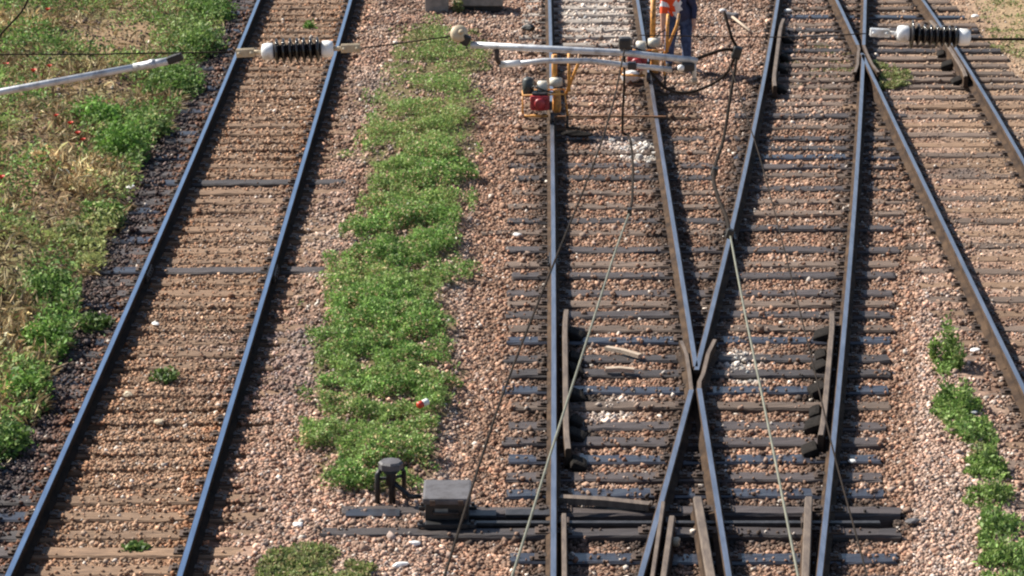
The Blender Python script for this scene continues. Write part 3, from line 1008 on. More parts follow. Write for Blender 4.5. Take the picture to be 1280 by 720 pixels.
OLIVE = np.array([[0.2, 0.25, 0.08], [0.26, 0.28, 0.12], [0.14, 0.19, 0.06], [0.34, 0.28, 0.15]])
patch('dry_weeds', PATCH, 14000, 0.12, 'thin yellowish green weeds on the ballast at the bottom edge', OLIVE)
patch('moss', ground_poly([(1085, 80), (1125, 82), (1140, 100), (1130, 112), (1095, 112), (1080, 100)]), 14000, 0.14, 'green moss between timbers near the farther crossing', OLIVE)
patch('faint_moss', ground_poly([(975, 60), (1065, 55), (1065, 112), (965, 112)]), 12000, 0.03, 'faint olive moss between timbers left of the farther crossing', OLIVE * 0.8, thr=0.46, sz=(0.02, 0.04))
patch('thin_grass', ground_poly([(1215, -20), (1330, -20), (1330, 75), (1290, 80), (1240, 60)]), 9000, 0.06, 'sparse olive grass on the sandy ground at the top right', OLIVE, thr=0.42)
patch('creeping_weeds', ground_poly([(500, 35), (600, 40), (615, 90), (560, 100), (480, 90)]), 9000, 0.06, 'sparse greyish weeds behind the green strip', OLIVE, thr=0.4)

# left bank: dry grass and mixed green
n = 900000
x, y = view_points(n, 27, 61, 2.2)
bk = bank_edge(y)
ok = x < bk + 0.05
x, y, bk = x[ok], y[ok], bk[ok]
g1 = fbm(N3, x, y, 1.2)
g2 = fbm(N1, x + 21, y, 0.45)
edge = sstep(1.3, 0.1, bk - x)
green = np.clip(sstep(0.44, 0.58, g1 * 0.6 + g2 * 0.4) + edge * 0.8 * sstep(0.3, 0.5, g2), 0, 1)
farb = sstep(40, 52, y)
green = np.clip(green + farb * 0.25 * sstep(.3, .6, g2), 0, 1)
bare = sstep(0.52, 0.66, fbm(N4, x, y, 0.9)) * (1 - green * .7)
def zones(x, y, lst):
    t = np.zeros(x.shape)
    for px, py, rx, ry in lst:
        q = G(px, py, 0.05)
        ryg = abs(G(px, py - ry, 0.05).y - q.y)
        rxg = rx * (q.y / math.cos(PITCH)) / F
        d = np.hypot((x - q.x) / rxg, (y - q.y) / ryg) + (fbm(N2, x + 50, y, 0.6) - 0.5) * 1.1
        t = np.maximum(t, sstep(1.1, 0.75, d))
    return t


bz = zones(x, y, [(125, 42, 55, 22), (110, 118, 60, 20), (60, 190, 60, 28), (75, 255, 55, 42), (30, 330, 70, 30), (10, 395, 50, 22), (165, 55, 22, 14), (40, 150, 30, 10)])
gz_ = zones(x, y, [(140, 15, 60, 14), (40, 20, 50, 16), (90, 70, 60, 9), (30, 60, 40, 10), (30, 130, 60, 16), (25, 225, 35, 20), (10, 290, 40, 12), (200, 30, 60, 22), (230, 60, 40, 40), (60, 350, 40, 20), (180, 100, 40, 14), (40, 310, 18, 12)])
sz_ = zones(x, y, [(20, 430, 45, 26), (180, 80, 30, 10), (130, 205, 30, 14), (110, 225, 30, 14), (60, 205, 24, 10), (0, 40, 60, 14), (15, 480, 30, 16)])
green = np.clip(green * (1 - bz) * (1 - 0.8 * sz_) + gz_ * 0.85, 0, 1)
bare = np.clip(np.maximum(bare * 0.5, bz) - sz_, 0, 1)
isg = RNG.random(len(x)) < green * 0.8 + 0.08
keep = RNG.random(len(x)) < np.where(isg, 0.85 * (1 - 0.85 * bare), 0.75 * (1 - bare * 0.8) + 0.25 * sz_) * sstep(0.22, 0.5, fbm(N4, x + 3, y, 0.3))
x, y, isg, g2, edge, bare, gz_, sz_ = x[keep], y[keep], isg[keep], g2[keep], edge[keep], bare[keep], gz_[keep], sz_[keep]
hh = np.where(isg, 0.05 + 1.0 * np.clip(g2 - 0.3, 0, 1) * (0.6 + 0.7 * gz_) + 0.05 * edge, 0.10 + 0.12 * g2)
z = ground_z(x, y) + 0.01 + hh * RNG.random(len(x)) ** 0.6
tone = (0.65 + 0.8 * fbm(N2, x, y, 0.4))[:, None]
cg = pick(GREENS, len(x), 0.25) * tone
cg = mix(cg * 1.1, (0.42, 0.41, 0.16), sstep(.44, .62, fbm(N4, x + 5, y, 1.1)) * 0.6 * (1 - gz_ * .7))
cs = pick(STRAW, len(x), 0.3) * tone * (0.75 + 0.5 * sz_)[:, None]
lf = isg
blades('bank_weeds', x[lf], y[lf], z[lf], RNG.uniform(0.04, 0.09, lf.sum()), cg[lf], 0.6, 0.24, M['leaf'], 'mixed green weeds covering the left bank', 'weeds')
lf = ~isg
blades('dry_grass', x[lf], y[lf], z[lf] - 0.03, RNG.uniform(0.10, 0.26, lf.sum()), cs[lf], 0.55, 0.05, M['straw'], 'straw-coloured dry grass on the left bank', 'grass')


# distinct clumps and plants
def clump(name, px, py, rx, ry, h, n, label, group=None, pal=GREENS, size=(0.04, 0.09), stems=5, cat='weed', up=0.5, tall=False):
    if name == 'weed_plant':
        rx, n, up, size = rx * (0.85 if tall else 0.72), int(n * (0.7 if tall else 0.26)), 0.85, (0.03, 0.075)
        h, stems = h * 0.95, 9
    g = G(px, py, -0.15)
    gz = float(ground_z(np.array([g.x]), np.array([g.y]))[0])
    root = thing(name, label, cat, (g.x, g.y, gz), group=group)
    u = RNG.normal(size=(n, 3))
    u /= np.linalg.norm(u, axis=1)[:, None]
    r = RNG.random(n) ** 0.4
    lob = 0.45 + 1.1 * fbm(N4, u[:, 0] * 2 + px, u[:, 1] * 2 + u[:, 2] + py, 0.55)
    xx, yy_ = u[:, 0] * r * rx * lob, u[:, 1] * r * ry * lob
    zz = (np.abs(u[:, 2]) if not tall else (u[:, 2] * .5 + .5)) * r * h * lob
    tone = (0.6 + 0.8 * fbm(N2, xx + px, yy_ + zz * 1.3 + py, 0.16))[:, None]
    c = pick(pal, n, 0.2) * tone
    blades('foliage', xx, yy_, zz, RNG.uniform(*size, n), c, up, 0.27, M['leaf'], parent=root)
    mb = MB()
    for k in range(stems):
        a = random.random() * 6.28
        q = random.uniform(0.2, 0.7)
        mb.tube([(0.02 * math.cos(a), 0.02 * math.sin(a), -0.02), (rx * q * .5 * math.cos(a), ry * q * .5 * math.sin(a), h * .45), (rx * q * math.cos(a), ry * q * math.sin(a), h * .8)], [0.007, 0.005, 0.002], 5)
    mb.build('stem', M['stem'], root)
    return root


BG = 'leafy weed clumps along the left track'
BRIGHT = np.array([[0.12, 0.245, 0.045], [0.165, 0.30, 0.06], [0.09, 0.18, 0.035], [0.21, 0.325, 0.085]])
clump('weed_clump', 150, 195, 0.36, 0.5, 0.5, 2600, 'tall bright green weed clump on the bank below the pale tube\'s end', BG, BRIGHT)
clump('weed_clump', 122, 165, 0.4, 0.5, 0.35, 2000, 'spreading bright weed clump on the bank left of the tall one', BG, BRIGHT)
clump('weed_clump', 182, 165, 0.35, 0.5, 0.34, 1700, 'rounded weed clump between the tall clump and the left track', BG)
clump('weed_clump', 218, 110, 0.45, 0.8, 0.38, 2300, 'leafy weed clump beside the dark clamp of the pale tube', BG)
clump('weed_clump', 244, 62, 0.45, 0.9, 0.4, 2300, 'green weed clump beside the track just above the cross wire', BG)
clump('weed_clump', 262, 18, 0.4, 0.9, 0.35, 1900, 'green weed clump beside the left track at the top edge', BG)
clump('weed_clump', 127, 278, 0.3, 0.45, 0.28, 1500, 'dark weed clump below the white rag on the bank', BG)
clump('weed_clump', 88, 308, 0.3, 0.4, 0.25, 1200, 'small greyish green weed clump between the dark clump and the earth', BG, OLIVE)
clump('weed_clump', 62, 375, 0.3, 0.5, 0.34, 1700, 'green weed clump level with the lower dark joint sleeper', BG)
clump('weed_clump', 120, 405, 0.2, 0.22, 0.16, 700, 'low dark weed tuft on the ballast close to the outer rail', BG, GREENS * 0.7)
clump('weed_clump', 55, 435, 0.3, 0.6, 0.32, 1700, 'bright weed clump on the bank edge below the middle of the picture', BG, BRIGHT)
clump('weed_clump', 25, 500, 0.3, 0.5, 0.3, 1700, 'weed clump at the left picture edge above the lowest one', BG, BRIGHT)
clump('weed_clump', 2, 560, 0.28, 0.5, 0.3, 1500, 'lowest weed clump, cut by the left picture edge', BG)
clump('weed_clump', 205, 470, 0.15, 0.2, 0.14, 260, 'sparse dark weed growing between the rails of the left track', None, GREENS * 0.6)
clump('weed_clump', 170, 682, 0.12, 0.1, 0.05, 260, 'flat green moss tuft between the left track rails at the bottom', None, GREENS * 0.9)
clump('weed_clump', 386, 32, 0.08, 0.12, 0.14, 160, 'tiny green weed between the rails above the left insulator', None, BRIGHT)
clump('weed_clump', 572, 14, 0.09, 0.1, 0.3, 300, 'upright yellow-green weed between the two grey boxes at the top edge', None, OLIVE, tall=True)
WG = 'green plants beside the right-hand diagonal track'
YG = np.array([[0.16, 0.26, 0.06], [0.2, 0.31, 0.08], [0.11, 0.19, 0.045], [0.27, 0.34, 0.12]])
clump('weed_plant', 1186, 452, 0.10, 0.10, 0.48, 700, 'tall narrow green plant, uppermost of the right-hand plants', WG, YG, tall=True)
clump('weed_plant', 1168, 448, 0.07, 0.08, 0.28, 260, 'short green plant left of the tall narrow one', WG, YG, tall=True)
clump('weed_plant', 1197, 460, 0.08, 0.09, 0.30, 320, 'short green plant right of the tall narrow one', WG, YG, tall=True)
clump('weed_plant', 1183, 500, 0.10, 0.16, 0.24, 360, 'small green plant at the left below the tall narrow one', WG, tall=True)
clump('weed_plant', 1203, 510, 0.17, 0.24, 0.30, 1000, 'bushy green plant midway down the right-hand row', WG, YG)
clump('weed_plant', 1210, 548, 0.17, 0.24, 0.24, 800, 'dark green plant just below the bushy midway one', WG)
clump('weed_plant', 1236, 585, 0.15, 0.2, 0.28, 800, 'bright green plant with broad leaves in the right-hand row', WG, YG, (0.06, 0.11))
clump('weed_plant', 1222, 570, 0.12, 0.2, 0.18, 420, 'low olive plant left of the broad-leaved one', WG, OLIVE)
clump('weed_plant', 1244, 622, 0.2, 0.26, 0.28, 1100, 'green plant below the broad-leaved one', WG, YG)
clump('weed_plant', 1248, 664, 0.24, 0.3, 0.27, 1200, 'wide green plant between the lower plants of the right row', WG)
clump('weed_plant', 1256, 700, 0.28, 0.34, 0.27, 1500, 'spreading green plant low at the right edge', WG, YG)
clump('weed_plant', 1284, 720, 0.22, 0.3, 0.3, 1100, 'green plant in the bottom right corner', WG)

patch('trackside_weeds', ground_poly([(1165, 462), (1200, 462), (1225, 520), (1245, 560), (1270, 620), (1300, 700), (1310, 760), (1235, 760), (1225, 700), (1215, 640), (1205, 590), (1180, 540), (1168, 500)]), 26000, 0.16, 'loose green weeds trailing between the right-hand plants', YG, thr=0.4)

# poppies
def poppy(px, py, label, s=0.05, h=0.3):
    g = G(px, py, 0.15)
    gz = float(ground_z(np.array([g.x]), np.array([g.y]))[0])
    root = thing('poppy', label, 'poppy', (g.x, g.y, gz), random.random() * 6, 'red poppies on the left bank')
    s *= 0.75
    hh = max(0.2, 0.15 - gz + 0.02)
    MB().tube([(0, 0, -0.02), (0.01, 0, hh * .5), (0, 0, hh)], 0.004, 5).build('stem', M['stem'], root)
    mb = MB()
    for k in range(4):
        a = k * math.pi / 2
        vs = [(0, 0, hh)]
        for j in range(7):
            t = a - 0.85 + 1.7 * j / 6
            vs.append((s * math.cos(t), s * math.sin(t), hh + s * (0.95 + 0.15 * (j % 2))))
        vs += [(v[0] * 0.97, v[1] * 0.97, v[2] - 0.003) for v in vs]
        mb.add(vs, [(0, j, j + 1) for j in range(1, 7)] + [(8, 8 + j + 1, 8 + j) for j in range(1, 7)], 0, True)
    mb.build('petals', M['petal'], root)
    MB().lathe([(0.012, 0), (0.016, 0.012), (0.008, 0.024)], (0, 0, hh), (0, 0, 1), 8).build('seed_head', M['black'], root)


for px, py, lab, s in [(42, 92, 'bright red poppy just above the pale tube', 0.06), (8, 84, 'red poppy at the left edge above the pale tube', 0.055), (62, 86, 'dim red poppy right of the bright one above the tube', 0.05),
                       (50, 112, 'red poppy tucked right below the pale tube', 0.05), (60, 24, 'red poppy near the top of the left bank', 0.055), (88, 158, 'red poppy left of the bright weed clumps', 0.055), (97, 170, 'orange-red poppy just below the one left of the clumps', 0.05),
                       (2, 226, 'red poppy at the left edge below the tube', 0.06), (70, 148, 'faint red poppy above the pair near the bright clumps', 0.045), (104, 178, 'small red poppy lowest of the three by the bright clumps', 0.045)]:
    poppy(px, py, lab, s)

# ------------------------------------------------------------------ point machine, lever stand, rods
g = G(560, 648, SLZ)
bx = G(528, 655, SLZ).x
root = thing('point_machine', 'dark grey box-shaped point machine on two long timbers', 'point machine', (G(559, 655, SLZ).x, ypix(652, SLZ), SLZ + 0.032))
MB().box((0, 0, 0.025), (0.40, 0.62, 0.05), bevel=0.008).build('base_plate', M['black'], root)
MB().box((0, 0.02, 0.13), (0.40, 0.44, 0.17), bevel=0.012).build('case', M['black'], root)
lid = MB().box((0, 0.03, 0.245), (0.445, 0.56, 0.065), bevel=0.022)
lid.build('lid', M['box_lid'], root)
hd = MB()
hd.tube([(-0.12, -0.215, 0.13), (-0.12, -0.245, 0.13), (0.10, -0.245, 0.13), (0.10, -0.215, 0.13)], 0.012, 6)
hd.build('handle', M['plate'], root)
for sx in (-0.13, 0.13):
    MB().box((sx, -0.258, 0.238), (0.05, 0.02, 0.05), bevel=0.005).box((sx, 0.30, 0.255), (0.07, 0.03, 0.03), bevel=0.006).build('hinge', M['plate'], root)
MB().box((-0.05, -0.2065, 0.14), (0.12, 0.006, 0.05), bevel=0.002).build('number_plate', M['concrete'], root)
MB().lathe([(0.03, 0), (0.03, 0.03), (0.02, 0.035)], (0.15, -0.2, 0.1), (0, -1, 0), 10).build('lock', M['plate'], root)
for sx in (-1, 1):
    for sy in (-1, 1):
        MB().box((sx * 0.235, sy * 0.25, 0.02), (0.07, 0.07, 0.035), bevel=0.006).box((sx * 0.235, sy * 0.25, 0.055), (0.035, 0.035, 0.03), bevel=0.006).build('mounting_lug', M['dark_steel'], root)

gs = G(489, 632, -0.2)
root = thing('cable_stand', 'black iron stand with an octagonal cap on three legs beside the point machine', 'stand', (gs.x, gs.y, -0.2))
capz = 0.44
MB().lathe([(0.04, 0.0), (0.115, 0.02), (0.118, 0.075), (0.10, 0.092), (0.02, 0.098)], (0, 0, capz - 0.09), (0, 0, 1), 8).flat().build('cap', M['box_lid'], root)
MB().lathe([(0.05, 0.0), (0.05, 0.10), (0.085, 0.14)], (0, 0, capz - 0.23), (0, 0, 1), 12).build('cable_head', M['black'], root)
for (x_, y_, r_) in ((-0.125, -0.04, 0.026), (0.01, -0.02, 0.034), (0.12, 0.06, 0.022)):
    MB().tube([(x_, y_, -0.03), (x_, y_, capz - 0.12 if x_ else 0.25), (x_ * 0.75, y_ * 0.7, capz - 0.08)], r_, 8).build('leg', M['black'], root)
MB().tube([(-0.125, -0.04, capz - 0.16), (0.0, 0, capz - 0.17), (0.12, 0.06, capz - 0.16)], 0.016, 6).build('crosspiece', M['black'], root)
pts = [gs + Vector((0.02, -0.02, 0.24)), gs + Vector((0.10, -0.03, 0.17)), gs + Vector((0.18, -0.05, 0.10)), G(512, 620, -0.06), G(527, 621, -0.06)]
tag(MB().tube(pts, 0.022, 8).build('cable_conduit', M['black'], loc=pts[0]), 'black conduit sagging from the three-legged stand to the point machine', 'conduit')
tag(MB().box(G(466, 641, -0.138), (0.50, 0.2, 0.012), bevel=0.003).build('steel_plate', M['t_blue'], loc=G(463, 641, -0.165)),
    'flat blue-sheened steel plate lying on the timber under the black stand', 'plate')
pts = [Vector((G(594, 654, -.13).x, ypix(654, -.13), -0.13)), Vector((G(1100, 654, -.13).x, ypix(654, -.13), -0.13))]
rod = MB().box((pts[0] + pts[1]) / 2, (pts[1].x - pts[0].x, 0.07, 0.03), bevel=0.004)
rod = rod.build('point_rod', M['dark_steel'], loc=pts[0])
tag(rod, 'black point rod crossing under the rails between the two long timbers', 'rod')
for px in (705, 838, 876, 1008):
    q = G(px, 654, -0.12)
    c_ = MB().box(q, (0.10, 0.16, 0.075), bevel=0.012).build('clevis', M['plate'], loc=pts[0])
    c_.parent = rod
    c_.location = (0, 0, 0)
for px, py, w_, lab in [(600, 643, 0.3, 'dark steel bracket plate right of the point machine'), (660, 642, 0.42, 'dark steel slide plate left of the straight rail')]:
    tag(MB().box(G(px, py, -0.14), (w_, 0.16, 0.035), bevel=0.006).build('slide_plate', M['dark_steel'], loc=G(px, py, -0.16)), lab, 'plate')

# ------------------------------------------------------------------ litter and loose things
def rock(px, py, s, mt, name, label, cat, flat=0.6, z=-0.16, asp=1.4, seed=0):
    g = G(px, py, z)
    bm = bmesh.new()
    bmesh.ops.create_icosphere(bm, subdivisions=2, radius=1.0)
    rr = random.Random(seed + px)
    ax = [Vector((rr.gauss(0, 1), rr.gauss(0, 1), rr.gauss(0, 1))).normalized() for _ in range(7)]
    for v in bm.verts:
        k = 1.0
        for a in ax:
            d = v.co.normalized().dot(a)
            if d > 0.62:
                k *= 1 - (d - 0.62) * 0.75
        v.co = Vector((v.co.x * s * asp * k, v.co.y * s * k, v.co.z * s * flat * k + s * flat * 0.55))
    me = bpy.data.meshes.new(name)
    bm.to_mesh(me)
    bm.free()
    me.materials.append(M[mt])
    o = bpy.data.objects.new(name, me)
    o.location = g
    o.rotation_euler = (0, 0, rr.random() * 1.2 - .6)
    link(o)
    return tag(o, label, cat)


rock(163, 236, 0.055, 'white', 'white_rag', 'crumpled white rag at the bank edge beside the upper joint sleeper', 'rag', 0.7, -0.14)
rock(194, 406, 0.04, 'white', 'white_stone', 'white stone between the rails below the lower joint sleeper', 'stone')
rock(500, 708, 0.065, 'white', 'white_scrap', 'white crumpled scrap on the ballast at the bottom edge', 'scrap', 0.45)
rock(518, 681, 0.05, 'white', 'white_scrap', 'white scrap just below the brown bearer end', 'scrap', 0.5)
rock(373, 657, 0.05, 'white', 'white_stone', 'pale stone on the ballast left of the bearer ends', 'stone', 0.5)
rock(845, 681, 0.06, 'fitting', 'pale_stone', 'cream stone lying between the lower wing rails', 'stone', 0.9, -0.14, 1.0)
rock(722, 170, 0.11, 'grease', 'machine_shadow_lump', 'black lump forming the cast shadow below the nearer yellow machine', 'shadow', 0.5, -0.12, 2.2)  # dark lump added as the machine's cast shadow
rock(661, 38, 0.09, 'black', 'black_stone', 'black lump on the ballast left of the straight rail near the top', 'lump', 0.7)
rock(1066, 578, 0.035, 'white', 'white_stone', 'white stone right of the right-hand rail near the bottom', 'stone')
rock(1141, 654, 0.06, 'box_lid', 'dark_stone', 'dark bluish stone right of the upper bearer end', 'stone')
rock(1218, 439, 0.055, 'white', 'white_stone', 'white flat stone right of the tall narrow plant', 'stone', 0.4)
rock(1216, 517, 0.04, 'white', 'white_stone', 'small white stone beside the bushy right-hand plant', 'stone')
rock(984, 15, 0.06, 'white', 'white_stone', 'white stone on a timber just right of the slanting rail at the top', 'stone')
rock(1218, 22, 0.06, 'white', 'white_stone', 'white stone on the sandy ground at the top right', 'stone')
rock(200, 540 - 10, 0.05, 'fitting', 'pale_stone', 'cream stone between the left track rails in the lower half', 'stone', 0.7)
rock(160, 495, 0.05, 'fitting', 'pink_stone', 'pinkish stone between the left track rails under the dark weed', 'stone', 0.7)
rock(646, 295, 0.05, 'white', 'white_stone', 'white stone left of the straight rail in mid picture', 'stone')
rock(790, 100, 0.13, 'white', 'white_sack', 'white crumpled sack beside the farther yellow machine', 'sack', 0.75, -0.15)
rock(120, 199, 0.09, 'fitting', 'straw_heap', 'small cream heap of litter left of the tall weed clump', 'litter', 0.4, 0.0)
for i, (px, py, s) in enumerate([(790, 178, .07), (806, 186, .08), (800, 198, .09), (812, 204, .06), (794, 206, .07), (765, 176, .06), (818, 192, .05), (797, 216, .05)]):
    rock(px, py, s * 0.7, 'lime', 'rubble_piece', ['uppermost white rubble piece of the heap between the middle rails', 'white rubble piece second from the top of the heap', 'largest white rubble piece in the middle of the heap', 'white rubble piece at the right foot of the heap',
                                             'white rubble piece at the left foot of the heap', 'white rubble piece lying apart left of the heap', 'small white rubble piece nearest the rail right of the heap', 'lowest white rubble piece of the heap'][i], 'rubble', 0.65, -0.17, 1.2)
    COL.objects[-1] if False else None
for o in COL.objects:
    if o.name.startswith('rubble_piece'):
        o['group'] = 'white rubble between the middle rails'

g = G(529, 511, 0.0)
can = thing('drink_can', 'red and white drinks can lying in the green strip', 'can', g, 0.5)
MB().lathe([(0.026, 0), (0.036, 0.008), (0.036, 0.06)], (-0.065, 0, 0.04), (1, 0, 0.25), 16).build('red_half', M['red_tin'], can)
MB().lathe([(0.036, 0.0605), (0.036, 0.115), (0.026, 0.128), (0.024, 0.124)], (-0.065, 0, 0.04), (1, 0, 0.25), 16).build('white_half', M['white'], can)
g = G(503, 378, 0.0)
tag(MB().box(g, (0.26, 0.1, 0.03), Matrix.Rotation(0.15, 3, 'Z'), 0.012).build('strip_shade', M['black'], loc=g), 'flat black piece standing in for shade in the middle of the green strip', 'scrap')  # flat piece added where the green strip is only shaded


def stick(a, b, r, mt, name, label, cat):
    pts = [a, a.lerp(b, 0.5) + Vector((0, 0.01, 0.008)), b]
    mb = MB()
    d = (b - a).normalized()
    side = Vector((-d.y, d.x, 0)) * r * 1.6
    up = Vector((0, 0, r))
    vs, fs = [], []
    for i, p_ in enumerate(pts):
        vs += [p_ - side - up, p_ + side - up, p_ + side + up, p_ - side + up]
    for i in range(2):
        for k in range(4):
            k2 = (k + 1) % 4
            fs.append((i * 4 + k, i * 4 + k2, i * 4 + 4 + k2, i * 4 + 4 + k))
    fs += [(3, 2, 1, 0), (8, 9, 10, 11)]
    return tag(mb.add(vs, fs).build(name, M[mt], loc=a), label, cat)


stick(G(758, 435, -0.13), G(800, 445, -0.13), 0.02, 'wood_pale', 'wood_piece', 'upper pale broken wood piece left of the nearer crossing', 'wood')
stick(G(757, 462, -0.13), G(793, 463, -0.13), 0.022, 'wood_pale', 'wood_piece', 'lower pale broken wood piece left of the nearer crossing', 'wood')
stick(G(700, 624, -0.1), G(812, 633, -0.1), 0.032, 'check', 'wood_piece', 'long brown wood piece lying against the straight rail above the bearers', 'wood')
tool = thing('hammer', 'dark-headed hammer with pale handle lying on the ballast right of the worker', 'hammer', G(912, 22, -0.15), 0)
a, b = G(914, 20, -0.12) - G(912, 22, -0.15), G(938, 39, -0.14) - G(912, 22, -0.15)
MB().tube([a, b], 0.022, 8).build('handle', M['wood_pale'], tool)
MB().box(a, (0.22, 0.13, 0.1), Matrix.Rotation(-0.6, 3, 'Z'), 0.02).build('head', M['box_lid'], tool)
rock(904, 15, 0.06, 'white', 'white_stone', 'white stone beside the hammer head', 'stone')

# hoses and cables on the machines come with machine(); grey boxes at the top edge
g = G(546, 18, -0.2)
b1 = thing('concrete_box', 'pale grey concrete cable box at the top edge above the green strip', 'box', (g.x, g.y + 0.2, -0.21))
MB().box((0, 0, 0.14), (0.38, 0.4, 0.28), bevel=0.015).build('body', M['concrete'], b1)
MB().box((0, 0, 0.305), (0.42, 0.44, 0.045), bevel=0.01).build('lid', M['concrete'], b1)
g = G(602, 16, -0.2)
b2 = thing('equipment_box', 'wide low grey box with dark front at the top edge', 'box', (g.x, g.y + 0.3, -0.21))
MB().box((0, 0.02, 0.06), (0.60, 0.5, 0.12), bevel=0.01).build('base', M['black'], b2)
MB().box((0, 0, 0.19), (0.70, 0.62, 0.14), bevel=0.015).build('body', M['concrete'], b2)
MB().box((0, 0, 0.275), (0.74, 0.66, 0.025), bevel=0.006).build('lid', M['concrete'], b2)

# ------------------------------------------------------------------ track machines
def machine(label, loc, rz, sc=1.0, post=1.02):
    t = thing('rail_machine', label, 'machine', loc, rz, 'yellow petrol machines on the middle track')
    fr = MB()
    for s in (-0.17, 0.13):
        fr.tube([(-0.38, s, 0.10), (-0.38, s, 0.34), (0.16, s, 0.36), (0.2, s, 0.08)], 0.013, 8)
    fr.tube([(-0.38, -0.17, 0.10), (-0.38, 0.13, 0.10)], 0.013, 8).tube([(-0.38, -0.17, 0.34), (-0.38, 0.13, 0.34)], 0.013, 8)
    fr.tube([(-0.36, -0.2, 0.08), (-0.05, -0.22, 0.08)], 0.018, 8)
    fr.tube([(0.2, -0.17, 0.08), (0.2, 0.13, 0.08)], 0.015, 8)
    fr.build('frame', M['yellow'], t)
    e = MB().box((-0.16, -0.12, 0.25), (0.25, 0.24, 0.2), bevel=0.035)
    for k in range(5):
        e.box((-0.16, -0.245, 0.19 + k * 0.03), (0.17, 0.02, 0.01))
    e.lathe([(0.07, 0), (0.075, 0.02), (0.05, 0.035)], (-0.16, -0.25, 0.25), (0, -1, 0), 14)
    e.build('engine', M['red'], t)
    MB().lathe([(0.05, 0), (0.075, 0.02), (0.075, 0.22), (0.04, 0.25)], (-0.31, -0.02, 0.3), (0, 0, 1), 14).build('air_filter', M['filter'], t)
    MB().lathe([(0.03, 0), (0.075, 0.02), (0.075, 0.13), (0.03, 0.15)], (-0.2, -0.02, 0.43), (1, 0, 0), 14).build('fuel_tank', M['cream'], t)
    MB().lathe([(0.03, 0), (0.085, 0.02), (0.085, 0.11), (0.03, 0.13)], (0.05, 0.0, 0.42), (0, 0, 1), 14).build('gear_head', M['cream'], t)
    MB().lathe([(0.05, 0), (0.06, 0.08), (0.05, 0.3)], (0.06, 0, 0.08), (0, 0, 1), 12).build('spindle_housing', M['yellow'], t)
    MB().tube([(0.03, 0.02, 0.5), (0.03, 0.03, post)], 0.036, 8).build('handle_post', M['yellow'], t)
    h = MB().tube([(0.22, -0.02, 0.36), (0.22, 0.03, 0.72), (0.22, 0.12, 0.84)], 0.022, 8).tube([(0.18, 0.1, 0.30), (0.34, 0.12, 0.70), (0.36, 0.18, 0.84)], 0.02, 8)
    h.build('handlebar', M['yellow'], t)
    for s in (-0.3, 0.3):
        MB().lathe([(0.03, 0), (0.065, 0.004), (0.065, 0.05), (0.03, 0.054)], (0.0 - 0.027, s * 0.8, 0.066), (1, 0, 0), 16).build('wheel', M['dark_steel'], t)
    MB().tube([(-0.28, -0.06, 0.4), (-0.24, -0.2, 0.47), (-0.12, -0.2, 0.42), (0.06, -0.08, 0.34)], 0.012, 6).tube([(0.05, 0.02, 0.5), (0.12, -0.04, 0.62), (0.2, -0.02, 0.66)], 0.009, 6).build('hose', M['black'], t)
    MB().box((-0.16, -0.12, 0.365), (0.2, 0.18, 0.03), bevel=0.01).build('engine_cover', M['dark_steel'], t)
    MB().box((-0.02, -0.14, 0.2), (0.05, 0.12, 0.1), bevel=0.015).build('exhaust', M['dark_steel'], t)
    MB().tube([(0, -0.26, 0.066), (0, 0.26, 0.066)], 0.018, 8).build('axle_beam', M['plate'], t)
    MB().tube([(0.2, 0.0, 0.08), (0.2, 0.0, -0.12), (0.34, 0.0, -0.13)], 0.02, 8).build('foot', M['plate'], t)
    t.scale = (sc, sc, sc)
    return t


q = G(691, 148, 0)
machine('nearer yellow petrol machine with a red engine standing on the straight rail', (float(R3.x(q.y)), q.y, 0), 0.0, 1.06, 0.84)
q = G(814, 98, 0)
m2 = machine('farther yellow petrol machine under the worker\'s hand, behind the grey tubes', (float(R4.x(q.y)), q.y, 0), -0.12, 1.1, 1.06)
# beam laid across the rails
stick(G(690, 146, 0.012), G(833, 146, 0.012), 0.011, 'rust_bar', 'gauge_bar', 'rusty orange gauge bar laid across the middle track', 'bar')

# ------------------------------------------------------------------ worker
gp = G(846, 88, -0.2)


